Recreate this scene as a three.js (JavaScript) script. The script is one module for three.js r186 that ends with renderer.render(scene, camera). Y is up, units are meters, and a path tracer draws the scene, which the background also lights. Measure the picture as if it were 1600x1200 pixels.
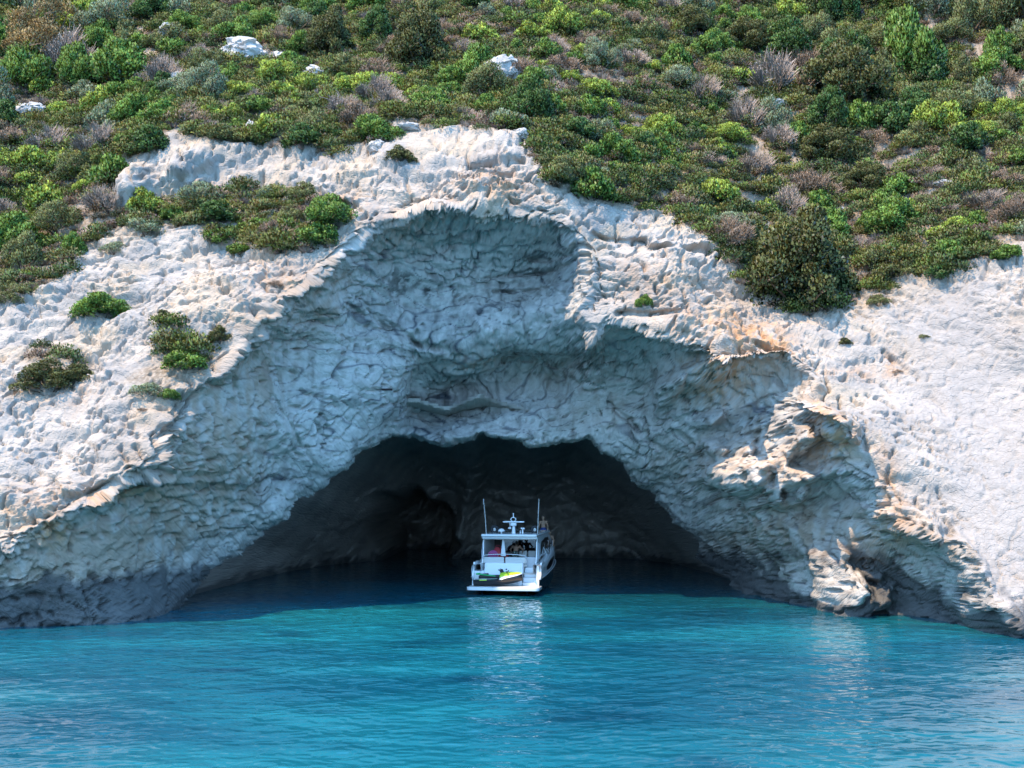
import * as THREE from 'three';
import { mergeGeometries } from 'three/addons/utils/BufferGeometryUtils.js';
import { RoundedBoxGeometry } from 'three/addons/geometries/RoundedBoxGeometry.js';
import { MarchingCubes } from 'three/addons/objects/MarchingCubes.js';

// ------------------------------------------------------------------ camera, sky, sun, exposure
const scene = new THREE.Scene();
const EYE = 6, FOCAL = 1900, PITCH = Math.atan(157 / FOCAL);   // a phone held on the upper deck of a boat, 6 m above the sea
const camera = new THREE.PerspectiveCamera(2 * Math.atan(600 / FOCAL) * 180 / Math.PI, 4 / 3, 0.5, 6000);
camera.position.set(0, EYE, 0);
camera.rotation.x = PITCH;
const renderer = new THREE.WebGLRenderer({ antialias: true });
renderer.toneMapping = THREE.LinearToneMapping;
renderer.toneMappingExposure = 1.52;
renderer.shadowMap.enabled = true;

const SUN = new THREE.Vector3(-0.42, 1, 0.30).normalize();      // high, from the left and a little behind the camera
const sun = new THREE.DirectionalLight(0xffe0ba, 4.9);
sun.position.copy(SUN).multiplyScalar(160).add(new THREE.Vector3(0, 10, -70));
sun.target.position.set(0, 10, -70);
sun.castShadow = true; sun.shadow.radius = 1;
Object.assign(sun.shadow.camera, { left: -80, right: 80, top: 80, bottom: -80, near: 1, far: 400 });
sun.shadow.mapSize.set(4096, 4096);
scene.add(sun, sun.target);

{ // clear summer sky: deep blue overhead, paler at the horizon, whiter towards the sun
  const w = 256, h = 128, a = new Float32Array(w * h * 4), v = new THREE.Vector3();
  for (let j = 0; j < h; j++) for (let i = 0; i < w; i++) {
    const lat = ((j + 0.5) / h - 0.5) * Math.PI, lon = ((i + 0.5) / w - 0.5) * 2 * Math.PI;
    v.set(Math.cos(lat) * Math.cos(lon), Math.sin(lat), Math.cos(lat) * Math.sin(lon));
    const up = Math.max(0, v.y), g = Math.pow(1 - up, 3.2), s = Math.pow(Math.max(0, v.dot(SUN)), 7);
    const o = (j * w + i) * 4, k = 1.9;
    a[o] = k * (0.16 + 0.34 * g + 0.40 * s); a[o + 1] = k * (0.48 + 0.34 * g + 0.38 * s); a[o + 2] = k * (1.0 + 0.2 * g + 0.30 * s); a[o + 3] = 1;
  }
  const t = new THREE.DataTexture(a, w, h, THREE.RGBAFormat, THREE.FloatType);
  t.mapping = THREE.EquirectangularReflectionMapping; t.magFilter = THREE.LinearFilter; t.needsUpdate = true;
  scene.background = t; scene.environment = t;
}

// ------------------------------------------------------------------ helpers: random, noise, survey points
let SEED = 12345;
const rnd = () => { SEED = (SEED + 0x6d2b79f5) | 0; let t = Math.imul(SEED ^ (SEED >>> 15), 1 | SEED); t = (t + Math.imul(t ^ (t >>> 7), 61 | t)) ^ t; return ((t ^ (t >>> 14)) >>> 0) / 4294967296; };
const rr = (a, b) => a + (b - a) * rnd();
const PERM = new Uint8Array(512);
{ const p = [...Array(256).keys()]; for (let i = 255; i > 0; i--) { const j = Math.floor(rnd() * (i + 1)); [p[i], p[j]] = [p[j], p[i]]; } for (let i = 0; i < 512; i++) PERM[i] = p[i & 255]; }
const GX = new Float32Array(256), GY = new Float32Array(256), GZ = new Float32Array(256);
for (let i = 0; i < 256; i++) { const z = rnd() * 2 - 1, t = rnd() * 6.2832, r = Math.sqrt(1 - z * z); GX[i] = r * Math.cos(t); GY[i] = r * Math.sin(t); GZ[i] = z; }
function n3(x, y, z) {
  const X = Math.floor(x), Y = Math.floor(y), Z = Math.floor(z); x -= X; y -= Y; z -= Z;
  const u = x * x * x * (x * (x * 6 - 15) + 10), v = y * y * y * (y * (y * 6 - 15) + 10), w = z * z * z * (z * (z * 6 - 15) + 10);
  const a = PERM[X & 255], b = PERM[(X + 1) & 255], y0 = Y & 255, y1 = (Y + 1) & 255, z0 = Z & 255, z1 = (Z + 1) & 255;
  const aa = PERM[a + y0], ab = PERM[a + y1], ba = PERM[b + y0], bb = PERM[b + y1];
  const g = (h, dx, dy, dz) => GX[h] * dx + GY[h] * dy + GZ[h] * dz;
  const l = (t, p, q) => p + t * (q - p);
  return 1.5 * l(w,
    l(v, l(u, g(PERM[aa + z0], x, y, z), g(PERM[ba + z0], x - 1, y, z)), l(u, g(PERM[ab + z0], x, y - 1, z), g(PERM[bb + z0], x - 1, y - 1, z))),
    l(v, l(u, g(PERM[aa + z1], x, y, z - 1), g(PERM[ba + z1], x - 1, y, z - 1)), l(u, g(PERM[ab + z1], x, y - 1, z - 1), g(PERM[bb + z1], x - 1, y - 1, z - 1))));
}
const fbm = (x, y, z, n, gain = 0.5) => { let s = 0, a = 1, t = 0; for (let i = 0; i < n; i++) { s += a * n3(x, y, z); t += a; a *= gain; x = x * 2.03 + 11.7; y = y * 2.03 + 3.1; z = z * 2.03 + 7.9; } return s / t; };
const ridged = (x, y, z, n) => { let s = 0, a = 1, t = 0; for (let i = 0; i < n; i++) { s += a * (1 - 2 * Math.abs(n3(x, y, z))); t += a; a *= 0.5; x = x * 2.07 + 5.2; y = y * 2.07 + 1.3; z = z * 2.07 + 9.4; } return s / t; };
const billow = (x, y, z, n) => { let s = 0, a = 1, t = 0; for (let i = 0; i < n; i++) { s += a * Math.abs(n3(x, y, z)); t += a; a *= 0.55; x = x * 2.11 + 2.2; y = y * 2.11 + 6.3; z = z * 2.11 + 4.4; } return s / t; };
// flat broken faces: every cell of the rock is cut by a plane of its own
function facet(x, y, z) { worley(x, y, z); const i = Math.floor(W.id * 255); return (W.id - 0.5) + 0.9 * (GX[i] * W.dx + GY[i] * W.dy + GZ[i] * W.dz); }
// flat faces that meet in sharp edges: random heights joined linearly over tetrahedra
function planes(px, py, pz) {
  let x = 0.83 * px + 0.42 * py - 0.36 * pz, y = -0.30 * px + 0.89 * py + 0.34 * pz, z = 0.46 * px - 0.17 * py + 0.87 * pz; const X = Math.floor(x), Y = Math.floor(y), Z = Math.floor(z); x -= X; y -= Y; z -= Z;
  const v0 = hash(X, Y, Z), v7 = hash(X + 1, Y + 1, Z + 1); let a, b, p, q, r;
  if (x >= y) { if (y >= z) { a = hash(X + 1, Y, Z); b = hash(X + 1, Y + 1, Z); p = x; q = y; r = z; } else if (x >= z) { a = hash(X + 1, Y, Z); b = hash(X + 1, Y, Z + 1); p = x; q = z; r = y; } else { a = hash(X, Y, Z + 1); b = hash(X + 1, Y, Z + 1); p = z; q = x; r = y; } }
  else if (z >= y) { a = hash(X, Y, Z + 1); b = hash(X, Y + 1, Z + 1); p = z; q = y; r = x; } else if (z >= x) { a = hash(X, Y + 1, Z); b = hash(X, Y + 1, Z + 1); p = y; q = z; r = x; } else { a = hash(X, Y + 1, Z); b = hash(X + 1, Y + 1, Z); p = y; q = x; r = z; }
  return v0 * (1 - p) + a * (p - q) + b * (q - r) + v7 * r - 0.5;
}
const hash = (x, y, z) => PERM[(PERM[(PERM[x & 255] + y) & 255] + z) & 255] / 255;
const W = { f1: 0, f2: 0, id: 0, dx: 0, dy: 0, dz: 0 };
function worley(x, y, z) {
  const X = Math.floor(x), Y = Math.floor(y), Z = Math.floor(z); let a = 9, b = 9, id = 0;
  for (let i = -1; i <= 1; i++) for (let j = -1; j <= 1; j++) for (let k = -1; k <= 1; k++) {
    const cx = X + i, cy = Y + j, cz = Z + k, h = hash(cx, cy, cz);
    const dx = cx + h - x, dy = cy + hash(cx + 37, cy, cz) - y, dz = cz + hash(cx, cy + 51, cz) - z, d = dx * dx + dy * dy + dz * dz;
    if (d < a) { b = a; a = d; id = hash(cx, cy, cz + 83); W.dx = dx; W.dy = dy; W.dz = dz; } else if (d < b) b = d;
  }
  W.f1 = Math.sqrt(a); W.f2 = Math.sqrt(b); W.id = id; return W;
}
const smooth = (a, b, x) => { const t = Math.min(1, Math.max(0, (x - a) / (b - a))); return t * t * (3 - 2 * t); };
const mix = (a, b, t) => a + (b - a) * t;
const CP = Math.cos(PITCH), SP = Math.sin(PITCH);
// a bearing read from the survey picture and a distance in metres give a point of the place: [x, height, distance]
function point(px, py, d) { const cx = (px - 800) / FOCAL, cy = (600 - py) / FOCAL, ry = cy * CP + SP, rz = CP - cy * SP; return [cx / rz * d, EYE + ry / rz * d, d]; }

const used = new Map();
function numbered(name) { const n = used.get(name) ?? 0; used.set(name, n + 1); return n ? name + '_' + String(n).padStart(3, '0') : name; }
function tag(o, label, category, group) { o.userData.label = label; o.userData.category = category; if (group) o.userData.group = group; return o; }
function thing(name, label, category, pos, group) { const o = new THREE.Group(); o.name = numbered(name); if (pos) o.position.set(...pos); scene.add(o); return tag(o, label, category, group); }
function part(name, geometry, material, parent) { const m = new THREE.Mesh(geometry, material); m.name = name; m.castShadow = m.receiveShadow = true; parent.add(m); return m; }
const std = (color, roughness = 0.6, more = {}) => new THREE.MeshStandardMaterial({ color: Array.isArray(color) ? new THREE.Color().setRGB(...color) : color, roughness, ...more });
function geo(pos, idx, col, uv) {
  const g = new THREE.BufferGeometry();
  g.setAttribute('position', new THREE.BufferAttribute(pos instanceof Float32Array ? pos : new Float32Array(pos), 3));
  if (idx) g.setIndex(new THREE.BufferAttribute(idx instanceof Uint32Array ? idx : new Uint32Array(idx), 1));
  if (col) g.setAttribute('color', new THREE.BufferAttribute(col instanceof Float32Array ? col : new Float32Array(col), 3));
  if (uv) g.setAttribute('uv', new THREE.BufferAttribute(uv instanceof Float32Array ? uv : new Float32Array(uv), 2));
  g.computeVertexNormals(); return g;
}

// ------------------------------------------------------------------ the cliff: hillside with a great alcove, measured points joined by thin-plate surfaces
function plate(points, lambda) {          // points: [x, y, value]
  const n = points.length, m = n + 3, M = Array.from({ length: m }, () => new Float64Array(m + 1));
  const K = (r2) => (r2 < 1e-9 ? 0 : 0.5 * r2 * Math.log(r2));
  points.forEach(([x, y, v], i) => {
    for (let j = 0; j < n; j++) M[i][j] = K((x - points[j][0]) ** 2 + (y - points[j][1]) ** 2);
    M[i][i] += lambda; M[i][n] = M[n][i] = 1; M[i][n + 1] = M[n + 1][i] = x; M[i][n + 2] = M[n + 2][i] = y; M[i][m] = v;
  });
  for (let c = 0; c < m; c++) {
    let p = c; for (let r = c + 1; r < m; r++) if (Math.abs(M[r][c]) > Math.abs(M[p][c])) p = r;
    [M[c], M[p]] = [M[p], M[c]];
    for (let r = 0; r < m; r++) if (r !== c && M[r][c]) { const f = M[r][c] / M[c][c]; for (let k = c; k <= m; k++) M[r][k] -= f * M[c][k]; }
  }
  const w = M.map((row, i) => row[m] / row[i]);
  return (x, y) => { let s = w[n] + w[n + 1] * x + w[n + 2] * y; for (let i = 0; i < n; i++) s += w[i] * K((x - points[i][0]) ** 2 + (y - points[i][1]) ** 2); return s; };
}
const toXYD = (l) => l.map(([px, py, d]) => point(px, py, d));
// edge of the roof that shades the alcove, from the sea on the left over the crown to the sea on the right
const LIP = [[-500, 905, 47], [-200, 880, 49], [0, 848, 50.5], [60, 830, 50.9], [130, 775, 51.6], [190, 745, 52.2], [238, 730, 52.6], [232, 690, 53.2], [275, 650, 54.4], [262, 615, 55.2], [300, 612, 55.6], [345, 580, 56.4], [400, 505, 57.8], [470, 440, 59.4],
  [525, 395, 60.6], [560, 355, 61.4], [620, 338, 62], [665, 322, 62], [700, 318, 62], [760, 336, 62], [830, 340, 62], [872, 345, 62], [905, 372, 61.8], [920, 402, 61.5], [916, 450, 61.4], [906, 490, 61.4], [922, 535, 61.3], [945, 498, 61.2], [1010, 508, 60.6], [1080, 540, 59.8],
  [1120, 566, 59.2], [1190, 560, 58.6], [1225, 552, 58.3], [1262, 572, 57.6], [1275, 602, 57], [1250, 622, 57], [1285, 660, 56], [1330, 735, 54.6], [1385, 765, 53.6], [1405, 825, 52.8], [1470, 850, 51.6], [1530, 872, 50.4], [1555, 940, 49], [1596, 992, 48.2], [1640, 1060, 47.5]];
const SLOPE = [...LIP,
  [1600, 900, 49.6], [1600, 700, 53.6], [1600, 400, 60], [1450, 600, 57.4], [1450, 420, 61.4], [1300, 480, 62], [1360, 690, 54.8], [1500, 800, 52.4], [1200, 420, 63], [1130, 470, 61.4], [1040, 430, 61.2], [1000, 395, 62], [1110, 395, 63],
  [1600, 200, 70], [1600, 0, 82], [1300, 200, 73.5], [1300, 0, 85], [1300, 350, 67], [1060, 310, 66.5], [1060, 150, 75], [1060, 0, 84], [960, 340, 63.6],
  [830, 235, 64], [830, 205, 66], [830, 100, 74], [830, 0, 82], [650, 225, 65.2], [650, 200, 67.5], [500, 240, 65.4], [500, 310, 63.8], [430, 320, 64.4], [420, 370, 61.6], [300, 380, 62.6], [300, 300, 65.6], [300, 225, 67], [200, 250, 67.2], [195, 330, 64.8], [100, 250, 71],
  [0, 250, 71], [0, 420, 64], [0, 600, 56], [0, 720, 52.8], [100, 600, 56.2], [100, 450, 61.6], [250, 450, 60.4], [180, 660, 54], [0, 0, 88], [300, 0, 86], [300, 120, 75], [500, 110, 76], [600, 0, 84], [100, 100, 80],
  [-400, 600, 53], [-400, 300, 66], [-400, 0, 86], [2000, 900, 44.5], [2000, 600, 50], [2000, 300, 62], [2000, 0, 80], [0, -300, 108], [800, -300, 106], [1600, -300, 104]];
const WALL = [...LIP.map(([x, y, d]) => [x, y, d + 0.35]),
  [0, 978, 51.6], [100, 975, 52.3], [200, 968, 54], [270, 955, 57.6], [297, 944, 61], [-300, 990, 48.9], [0, 900, 51.3], [100, 880, 52.5], [200, 850, 54.6], [200, 790, 53.6], [300, 750, 56.4], [300, 850, 58.6],
  [400, 700, 60], [400, 820, 62], [450, 600, 61.2], [500, 500, 62.2], [500, 720, 63.2], [560, 650, 64.2], [600, 550, 65.3], [600, 400, 64], [700, 350, 63.6], [640, 480, 65.6], [720, 470, 66.6], [760, 400, 65.8], [850, 390, 65.4], [850, 470, 66], [920, 520, 64.2], [880, 440, 64.8],
  [780, 540, 66.6], [860, 545, 66.4],  [625, 575, 65.9], [596, 640, 65.5], [572, 668, 65.2], [668, 592, 70.0], [645, 650, 69.6], [720, 600, 70.2], [690, 556, 66.6], [740, 548, 66.4], [800, 580, 69.8], [880, 582, 69.2], [900, 560, 66.8], [850, 640, 68.3], [780, 670, 67.9], [700, 670, 68.4], [600, 670, 67.2], [950, 640, 67.4], [960, 570, 65.8], [1000, 600, 66], [980, 700, 68.3], [1060, 780, 69.5], [1110, 860, 71],
  [1100, 700, 64.6], [1100, 610, 62.6], [1160, 640, 61.6], [1220, 590, 60], [1240, 700, 59.6], [1160, 800, 63.4], [1220, 850, 61.2], [1135, 915, 71], [1165, 930, 66.4], [1205, 934, 64], [1240, 945, 60.6], [1360, 955, 57.6], [1430, 965, 55.4], [1500, 974, 52.8], [1560, 986, 50.2], [1300, 800, 58.2], [1400, 900, 56], [1480, 930, 53.3]];
const slopePlate = plate(toXYD(SLOPE), 0.4), wallPlate = plate(toXYD(WALL), 0.3);
const lipXY = toXYD(LIP); lipXY.push([60, -30, 0], [-60, -30, 0]);
// mouth of the inner cave
const MOUTH = [[290, 960, 61], [297, 944, 61.4], [332, 888, 62], [400, 834, 63], [445, 804, 63.6], [470, 774, 64], [530, 728, 65], [555, 700, 65.6], [592, 680, 66.4], [640, 673, 67], [695, 688, 67.6], [750, 671, 68], [800, 683, 68], [832, 695, 68], [880, 690, 68.2], [920, 683, 68.4], [962, 710, 68.6], [1010, 750, 69], [1050, 788, 69.6], [1082, 832, 70.4], [1104, 862, 71], [1122, 892, 71.4], [1138, 918, 71.6], [1142, 960, 71.6]];
const mouthXY = toXYD(MOUTH);
const mouthPoly = [...mouthXY, [mouthXY.at(-1)[0], -30, 0], [mouthXY[0][0], -30, 0]];
function signed(poly, x, y, open = 0) {       // distance to the outline, positive inside; the last `open` edges do not count
  let best = 1e9, inside = false; const n = poly.length;
  for (let i = 0, j = n - 1; i < n; j = i++) {
    const [ax, ay] = poly[j], [bx, by] = poly[i];
    if ((ay > y) !== (by > y) && x < (bx - ax) * (y - ay) / (by - ay) + ax) inside = !inside;
    const dx = bx - ax, dy = by - ay, t = Math.min(1, Math.max(0, ((x - ax) * dx + (y - ay) * dy) / (dx * dx + dy * dy + 1e-9)));
    const e = (x - ax - t * dx) ** 2 + (y - ay - t * dy) ** 2; if (e < best) best = e;
  }
  best = Math.sqrt(best); return inside ? best : -best;
}
function curve(l) { return (x, k) => { let i = 0; while (i < l.length - 2 && x > l[i + 1][0]) i++; return mix(l[i][k], l[i + 1][k], Math.min(1, Math.max(0, (x - l[i][0]) / (l[i + 1][0] - l[i][0])))); }; }
const mouthAt = curve(mouthXY);
// boulders and noses that stand out of the walls: bearing, half width and half height in metres, how far they stand out
const NOSES = [[1192, 738, 59.6, 2.5, 1.9, 3.7], [1150, 755, 60, 1.4, 1.3, 2.6], [1240, 672, 59, 2.2, 1.5, 2.6], [1300, 937, 59.3, 2.5, 1.5, 2.6], [1280, 895, 59.6, 0.8, 1.4, 2.1], [1085, 592, 61.5, 1.8, 0.7, 2.2], [1045, 612, 62, 0.8, 0.8, 1.8], [1112, 655, 62.5, 0.9, 0.5, 1.7],
  [1115, 702, 63, 0.8, 0.7, 1.8], [1262, 745, 58.5, 0.9, 0.5, 1.1], [1325, 798, 57.5, 0.7, 0.4, 0.9], [1400, 820, 56, 0.6, 1.0, 1.1], [1460, 870, 54.5, 0.7, 1.2, 1.0], [1510, 950, 52.5, 0.9, 0.9, 0.9], [690, 330, 63, 1.6, 0.5, 0.5], [800, 510, 66.4, 2.6, 1.6, 0.7], [800, 685, 68.2, 2.2, 0.8, 0.6], [700, 680, 68, 0.8, 0.6, 0.5], [430, 800, 62.6, 2.2, 1.1, 0.7], [210, 290, 66, 1.1, 1.6, 0.9], [290, 260, 66, 1.4, 1.4, 0.9]]
  .map(([px, py, d, w, h, out]) => [...point(px, py, d).slice(0, 2), w, h, out]);
// clefts and shadow ledges: bearing of both ends, half height, depth
const CLEFTS = [[930, 362, 1010, 372, 62, 0.16, 0.9], [1000, 385, 1110, 390, 62, 0.2, 0.9], [735, 268, 815, 262, 64, 0.18, 0.7], [720, 292, 800, 286, 64, 0.12, 0.5], [965, 488, 1060, 492, 61, 0.13, 0.6], [930, 420, 960, 416, 61.5, 0.1, 0.4], [1190, 530, 1225, 545, 58.4, 0.14, 0.5], [120, 780, 240, 742, 52.5, 0.3, 0.9], [1385, 545, 1410, 572, 59, 0.12, 0.6], [40, 845, 170, 800, 52, 0.2, 0.5], [525, 315, 560, 330, 62, 0.2, 0.6], [345, 405, 425, 398, 61.5, 0.3, 0.5],
  [690, 564, 770, 558, 67, 0.12, 0.6], [790, 564, 965, 568, 67, 0.14, 0.8], [640, 402, 715, 372, 64.5, 0.2, 0.8], [830, 398, 912, 402, 65, 0.12, 0.9], [755, 424, 905, 418, 65.6, 0.09, 0.6], [770, 452, 905, 446, 66, 0.09, 0.6], [790, 474, 900, 470, 66.2, 0.08, 0.5], [545, 478, 650, 524, 63.5, 0.12, 0.6], [640, 530, 700, 540, 66, 0.12, 0.6], [430, 620, 470, 700, 61.6, 0.1, 0.5], [960, 640, 1040, 700, 67, 0.12, 0.5], [1060, 660, 1120, 740, 64, 0.12, 0.5], [330, 700, 345, 800, 58, 0.1, 0.5]]
  .map(([ax, ay, bx, by, d, w, depth]) => [...point(ax, ay, d).slice(0, 2), ...point(bx, by, d).slice(0, 2), w, depth]);

const X0 = -45, X1 = 45, COLS = 1330, ROWS = [];
for (let y = -1.6; y < 22; ) { ROWS.push(y); y += 0.066; }
for (let y = 22; y < 52; ) { ROWS.push(y); y += 0.17; }
const R = ROWS.length, R22 = ROWS.findIndex((q) => q >= 22), DX = (X1 - X0) / (COLS - 1);
// smooth depths on a coarse lattice
const LS = 0.4, LW = Math.ceil((X1 - X0) / LS) + 2, LH = Math.ceil(54 / LS) + 3, latS = new Float32Array(LW * LH), latW = new Float32Array(LW * LH);
(function measure() { for (let j = 0; j < LH; j++) for (let i = 0; i < LW; i++) { const x = X0 + i * LS, y = Math.max(0, -1.6 + j * LS); latS[j * LW + i] = slopePlate(x, y); if (y < 26) latW[j * LW + i] = wallPlate(x, y); } })();
function lat(l, x, y) { const u = Math.min(LW - 2, Math.max(0, (x - X0) / LS)), v = Math.min(LH - 2, Math.max(0, (y + 1.6) / LS)), i = Math.min(LW - 2, Math.floor(u)), j = Math.min(LH - 2, Math.floor(v)), a = u - i, b = v - j, o = j * LW + i; return mix(mix(l[o], l[o + 1], a), mix(l[o + LW], l[o + LW + 1], a), b); }

const N = COLS * R, D = new Float32Array(N), INS = new Float32Array(N), EDGE = new Float32Array(N), FORM = new Float32Array(N), MTH = new Float32Array(N);
(function form() {
for (let j = 0; j < R; j++) for (let i = 0; i < COLS; i++) {
  const o = j * COLS + i, x = X0 + i * DX, y = ROWS[j];
  let s = lat(latS, x, y), e = -9, m = -9;
  if (y < 24) {
    const wx = x + 0.45 * n3(x * 0.7, y * 0.7, 4) + 0.22 * n3(x * 2.1, y * 2.1, 9) + 0.09 * n3(x * 6, y * 6, 3), wy = y + 0.4 * n3(x * 0.7, y * 0.7, 14) + 0.22 * n3(x * 2.3, y * 2.3, 19) + 0.09 * n3(x * 6, y * 6, 13);
    e = signed(lipXY, wx, wy);
    if (e > -1) { const a = Math.max(s - 0.4, lat(latW, x, y) + 0.25 * (1 - Math.exp(-Math.max(0, e) / 0.5))); s = mix(s, a, smooth(-0.2, 0.7, e)); }
    if (y < 11) m = signed(mouthPoly, x + 0.35 * n3(x * 0.9, y * 0.9, 24) + 0.12 * n3(x * 3.1, y * 3.1, 5), y + 0.35 * n3(x * 0.9, y * 0.9, 34) + 0.14 * n3(x * 3.3, y * 3.3, 6));
  }
  FORM[o] = s;
  for (const [cx, cy, w, h, out] of NOSES) {
    let dx = (x - cx) / w, dy = (y - cy) / h; if (dx * dx + dy * dy > 3) continue;
    dx += 0.35 * n3(x * 0.9, y * 0.9, cx) + 0.18 * n3(x * 2.4, y * 2.4, cx); dy += 0.35 * n3(x * 0.9, y * 0.9, cx + 7) + 0.18 * n3(x * 2.4, y * 2.4, cx + 7);
    s -= out * smooth(1.15, 0.3, Math.sqrt(dx * dx + dy * dy));
  }
  for (const [ax, ay, bx, by, w, depth] of CLEFTS) {
    const dx = bx - ax, dy = by - ay, t = Math.min(1, Math.max(0, ((x - ax) * dx + (y - ay) * dy) / (dx * dx + dy * dy))), q = Math.hypot(x - ax - t * dx, y - ay - t * dy + 0.12 * n3(x * 1.3, y, 2));
    if (q < w * 2) s += depth * smooth(w * 1.6, w * 0.5, q) * (0.6 + 0.8 * n3(x * 1.1, y * 1.1, 77));
  }
  if (y < 0) s += -y * 0.25;
  if (m > 0) s += 9 * Math.min(m, 0.12);                                       // the roof of the mouth turns inwards
  D[o] = s; INS[o] = smooth(-0.1, 0.4, e); EDGE[o] = e; MTH[o] = m;
}
})();
const dAt = (x, y) => { const i = Math.min(COLS - 1, Math.max(0, Math.round((x - X0) / DX))); let j = y < 22 ? Math.round((y + 1.6) / 0.066) : R22 + Math.round((y - 22) / 0.17); j = Math.min(R - 1, Math.max(0, j)); return j * COLS + i; };
// where a sight line meets the hillside
function sight(px, py) { const [a, b] = [point(px, py, 40), point(px, py, 120)]; for (let t = 0; t <= 1; t += 0.002) { const x = mix(a[0], b[0], t), y = mix(a[1], b[1], t), d = mix(40, 120, t); if (y < 51 && d >= D[dAt(x, y)]) return [x, y, d]; } return b; }

// ---- what the rock is made of
const blot = (l) => l.map(([px, py, rx, ry, s]) => { const p = sight(px, py), k = p[2] / FOCAL; return [p[0], p[1], rx * k, ry * k, s]; });
const RUST = blot([[1060, 440, 120, 50, 0.35], [1150, 600, 60, 40, 0.5], [1200, 720, 80, 70, 0.35], [760, 300, 130, 30, 0.35], [60, 780, 80, 40, 0.35], [430, 420, 60, 40, 0.35], [1180, 520, 60, 45, 1], [1220, 540, 25, 30, 1], [1285, 640, 18, 60, 1], [1310, 690, 25, 40, 0.8], [1390, 760, 20, 60, 0.7], [75, 825, 28, 30, 1.2], [170, 775, 70, 14, 0.8], [1080, 500, 110, 40, 0.5], [545, 320, 30, 20, 0.9], [780, 290, 70, 40, 0.5], [1110, 560, 60, 50, 0.5], [130, 615, 40, 26, 0.3], [740, 560, 80, 12, 0.35], [1350, 570, 70, 14, 0.6], [440, 440, 50, 16, 0.4], [640, 330, 90, 30, 0.35], [1120, 590, 50, 30, 0.5], [1395, 560, 14, 22, 1], [330, 290, 30, 20, 0.5], [1190, 740, 70, 60, 0.3], [1400, 830, 40, 50, 0.6], [990, 430, 60, 40, 0.25], [100, 600, 60, 30, 0.25], [1250, 480, 50, 30, 0.35]]);
const BROWN = blot([[320, 680, 90, 120, 0.75], [400, 560, 60, 90, 0.5], [480, 480, 60, 70, 0.55], [520, 420, 30, 40, 0.5], [150, 850, 120, 60, 0.9], [60, 900, 140, 50, 0.9], [270, 770, 80, 70, 0.6], [1350, 860, 120, 60, 0.5], [1250, 800, 60, 50, 0.45], [1150, 860, 60, 70, 0.45], [620, 370, 80, 30, 0.4], [950, 640, 90, 50, 0.35], [870, 580, 90, 30, 0.4], [1060, 720, 70, 60, 0.3]]);
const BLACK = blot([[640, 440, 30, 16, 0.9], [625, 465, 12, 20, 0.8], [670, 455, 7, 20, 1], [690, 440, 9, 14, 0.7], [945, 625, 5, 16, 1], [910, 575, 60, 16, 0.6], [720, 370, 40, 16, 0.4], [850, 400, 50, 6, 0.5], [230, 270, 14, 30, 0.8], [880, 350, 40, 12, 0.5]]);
const SOFT = blot([[1520, 600, 130, 260, 1], [1560, 800, 70, 160, 0.9], [850, 520, 110, 40, 0.75], [1480, 500, 60, 60, 0.7]]);
const SUNLIT = blot([[1298, 925, 60, 40, 1.3], [1460, 890, 30, 50, 0.8], [1520, 955, 30, 25, 0.7]]);  // lit rocks kept out of the shade painted into the waterline band
const sumBlot = (l, x, y) => { let s = 0; for (const [cx, cy, rx, ry, k] of l) { const q = ((x - cx) / rx) ** 2 + ((y - cy) / ry) ** 2; if (q < 4) s += k * Math.exp(-q * 1.3); } return s; };

// vegetated ground, outlined from sightings; the clean rock inside it is cut out again
const sightPoly = (l) => l.map(([px, py]) => sight(px, py).slice(0, 2));
const GREEN = [sightPoly([[-150, 420], [0, 480], [60, 470], [110, 440], [120, 400], [185, 350], [180, 255], [250, 240], [270, 205], [310, 222], [430, 232], [520, 240], [600, 225], [680, 212], [815, 215], [840, 260], [850, 300], [930, 322], [1040, 335], [1110, 380], [1150, 425], [1220, 470], [1300, 500], [1330, 470], [1400, 470], [1420, 430], [1500, 425], [1560, 400], [1800, 380]]).concat([[46, 51], [-46, 51]])]
  .concat([[[195, 365], [185, 330], [300, 300], [420, 285], [500, 300], [535, 340], [520, 385], [440, 400], [350, 375], [260, 355]], [[250, 600], [180, 600], [240, 560], [270, 510], [350, 560], [270, 630]], [[10, 560], [60, 530], [140, 560], [130, 595], [30, 590]]].map(sightPoly));
const BARE = blot([[400, 90, 65, 26, 1], [270, 58, 20, 16, 1], [785, 105, 28, 26, 1], [275, 120, 14, 20, 0.9], [490, 118, 30, 20, 0.7], [50, 170, 28, 16, 0.9], [1450, 272, 40, 10, 0.8], [45, 250, 26, 20, 0.5], [390, 195, 14, 30, 0.8], [1210, 168, 24, 10, 0.7], [1310, 320, 14, 8, 0.7], [800, 190, 14, 20, 0.4], [1195, 310, 20, 14, 0.4], [645, 205, 50, 14, 0.6], [430, 160, 14, 40, 0.5], [150, 195, 20, 20, 0.5], [1330, 440, 20, 20, 0.8]]);
const greenness = (x, y) => { let s = 0; for (const p of GREEN) s = Math.max(s, smooth(-0.25, 0.5, signed(p, x + 0.4 * n3(x * 0.8, y * 0.8, 51), y + 0.4 * n3(x * 0.8, y * 0.8, 61)))); return s * (1 - Math.min(1, 1.25 * sumBlot(BARE, x, y))); };

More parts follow.
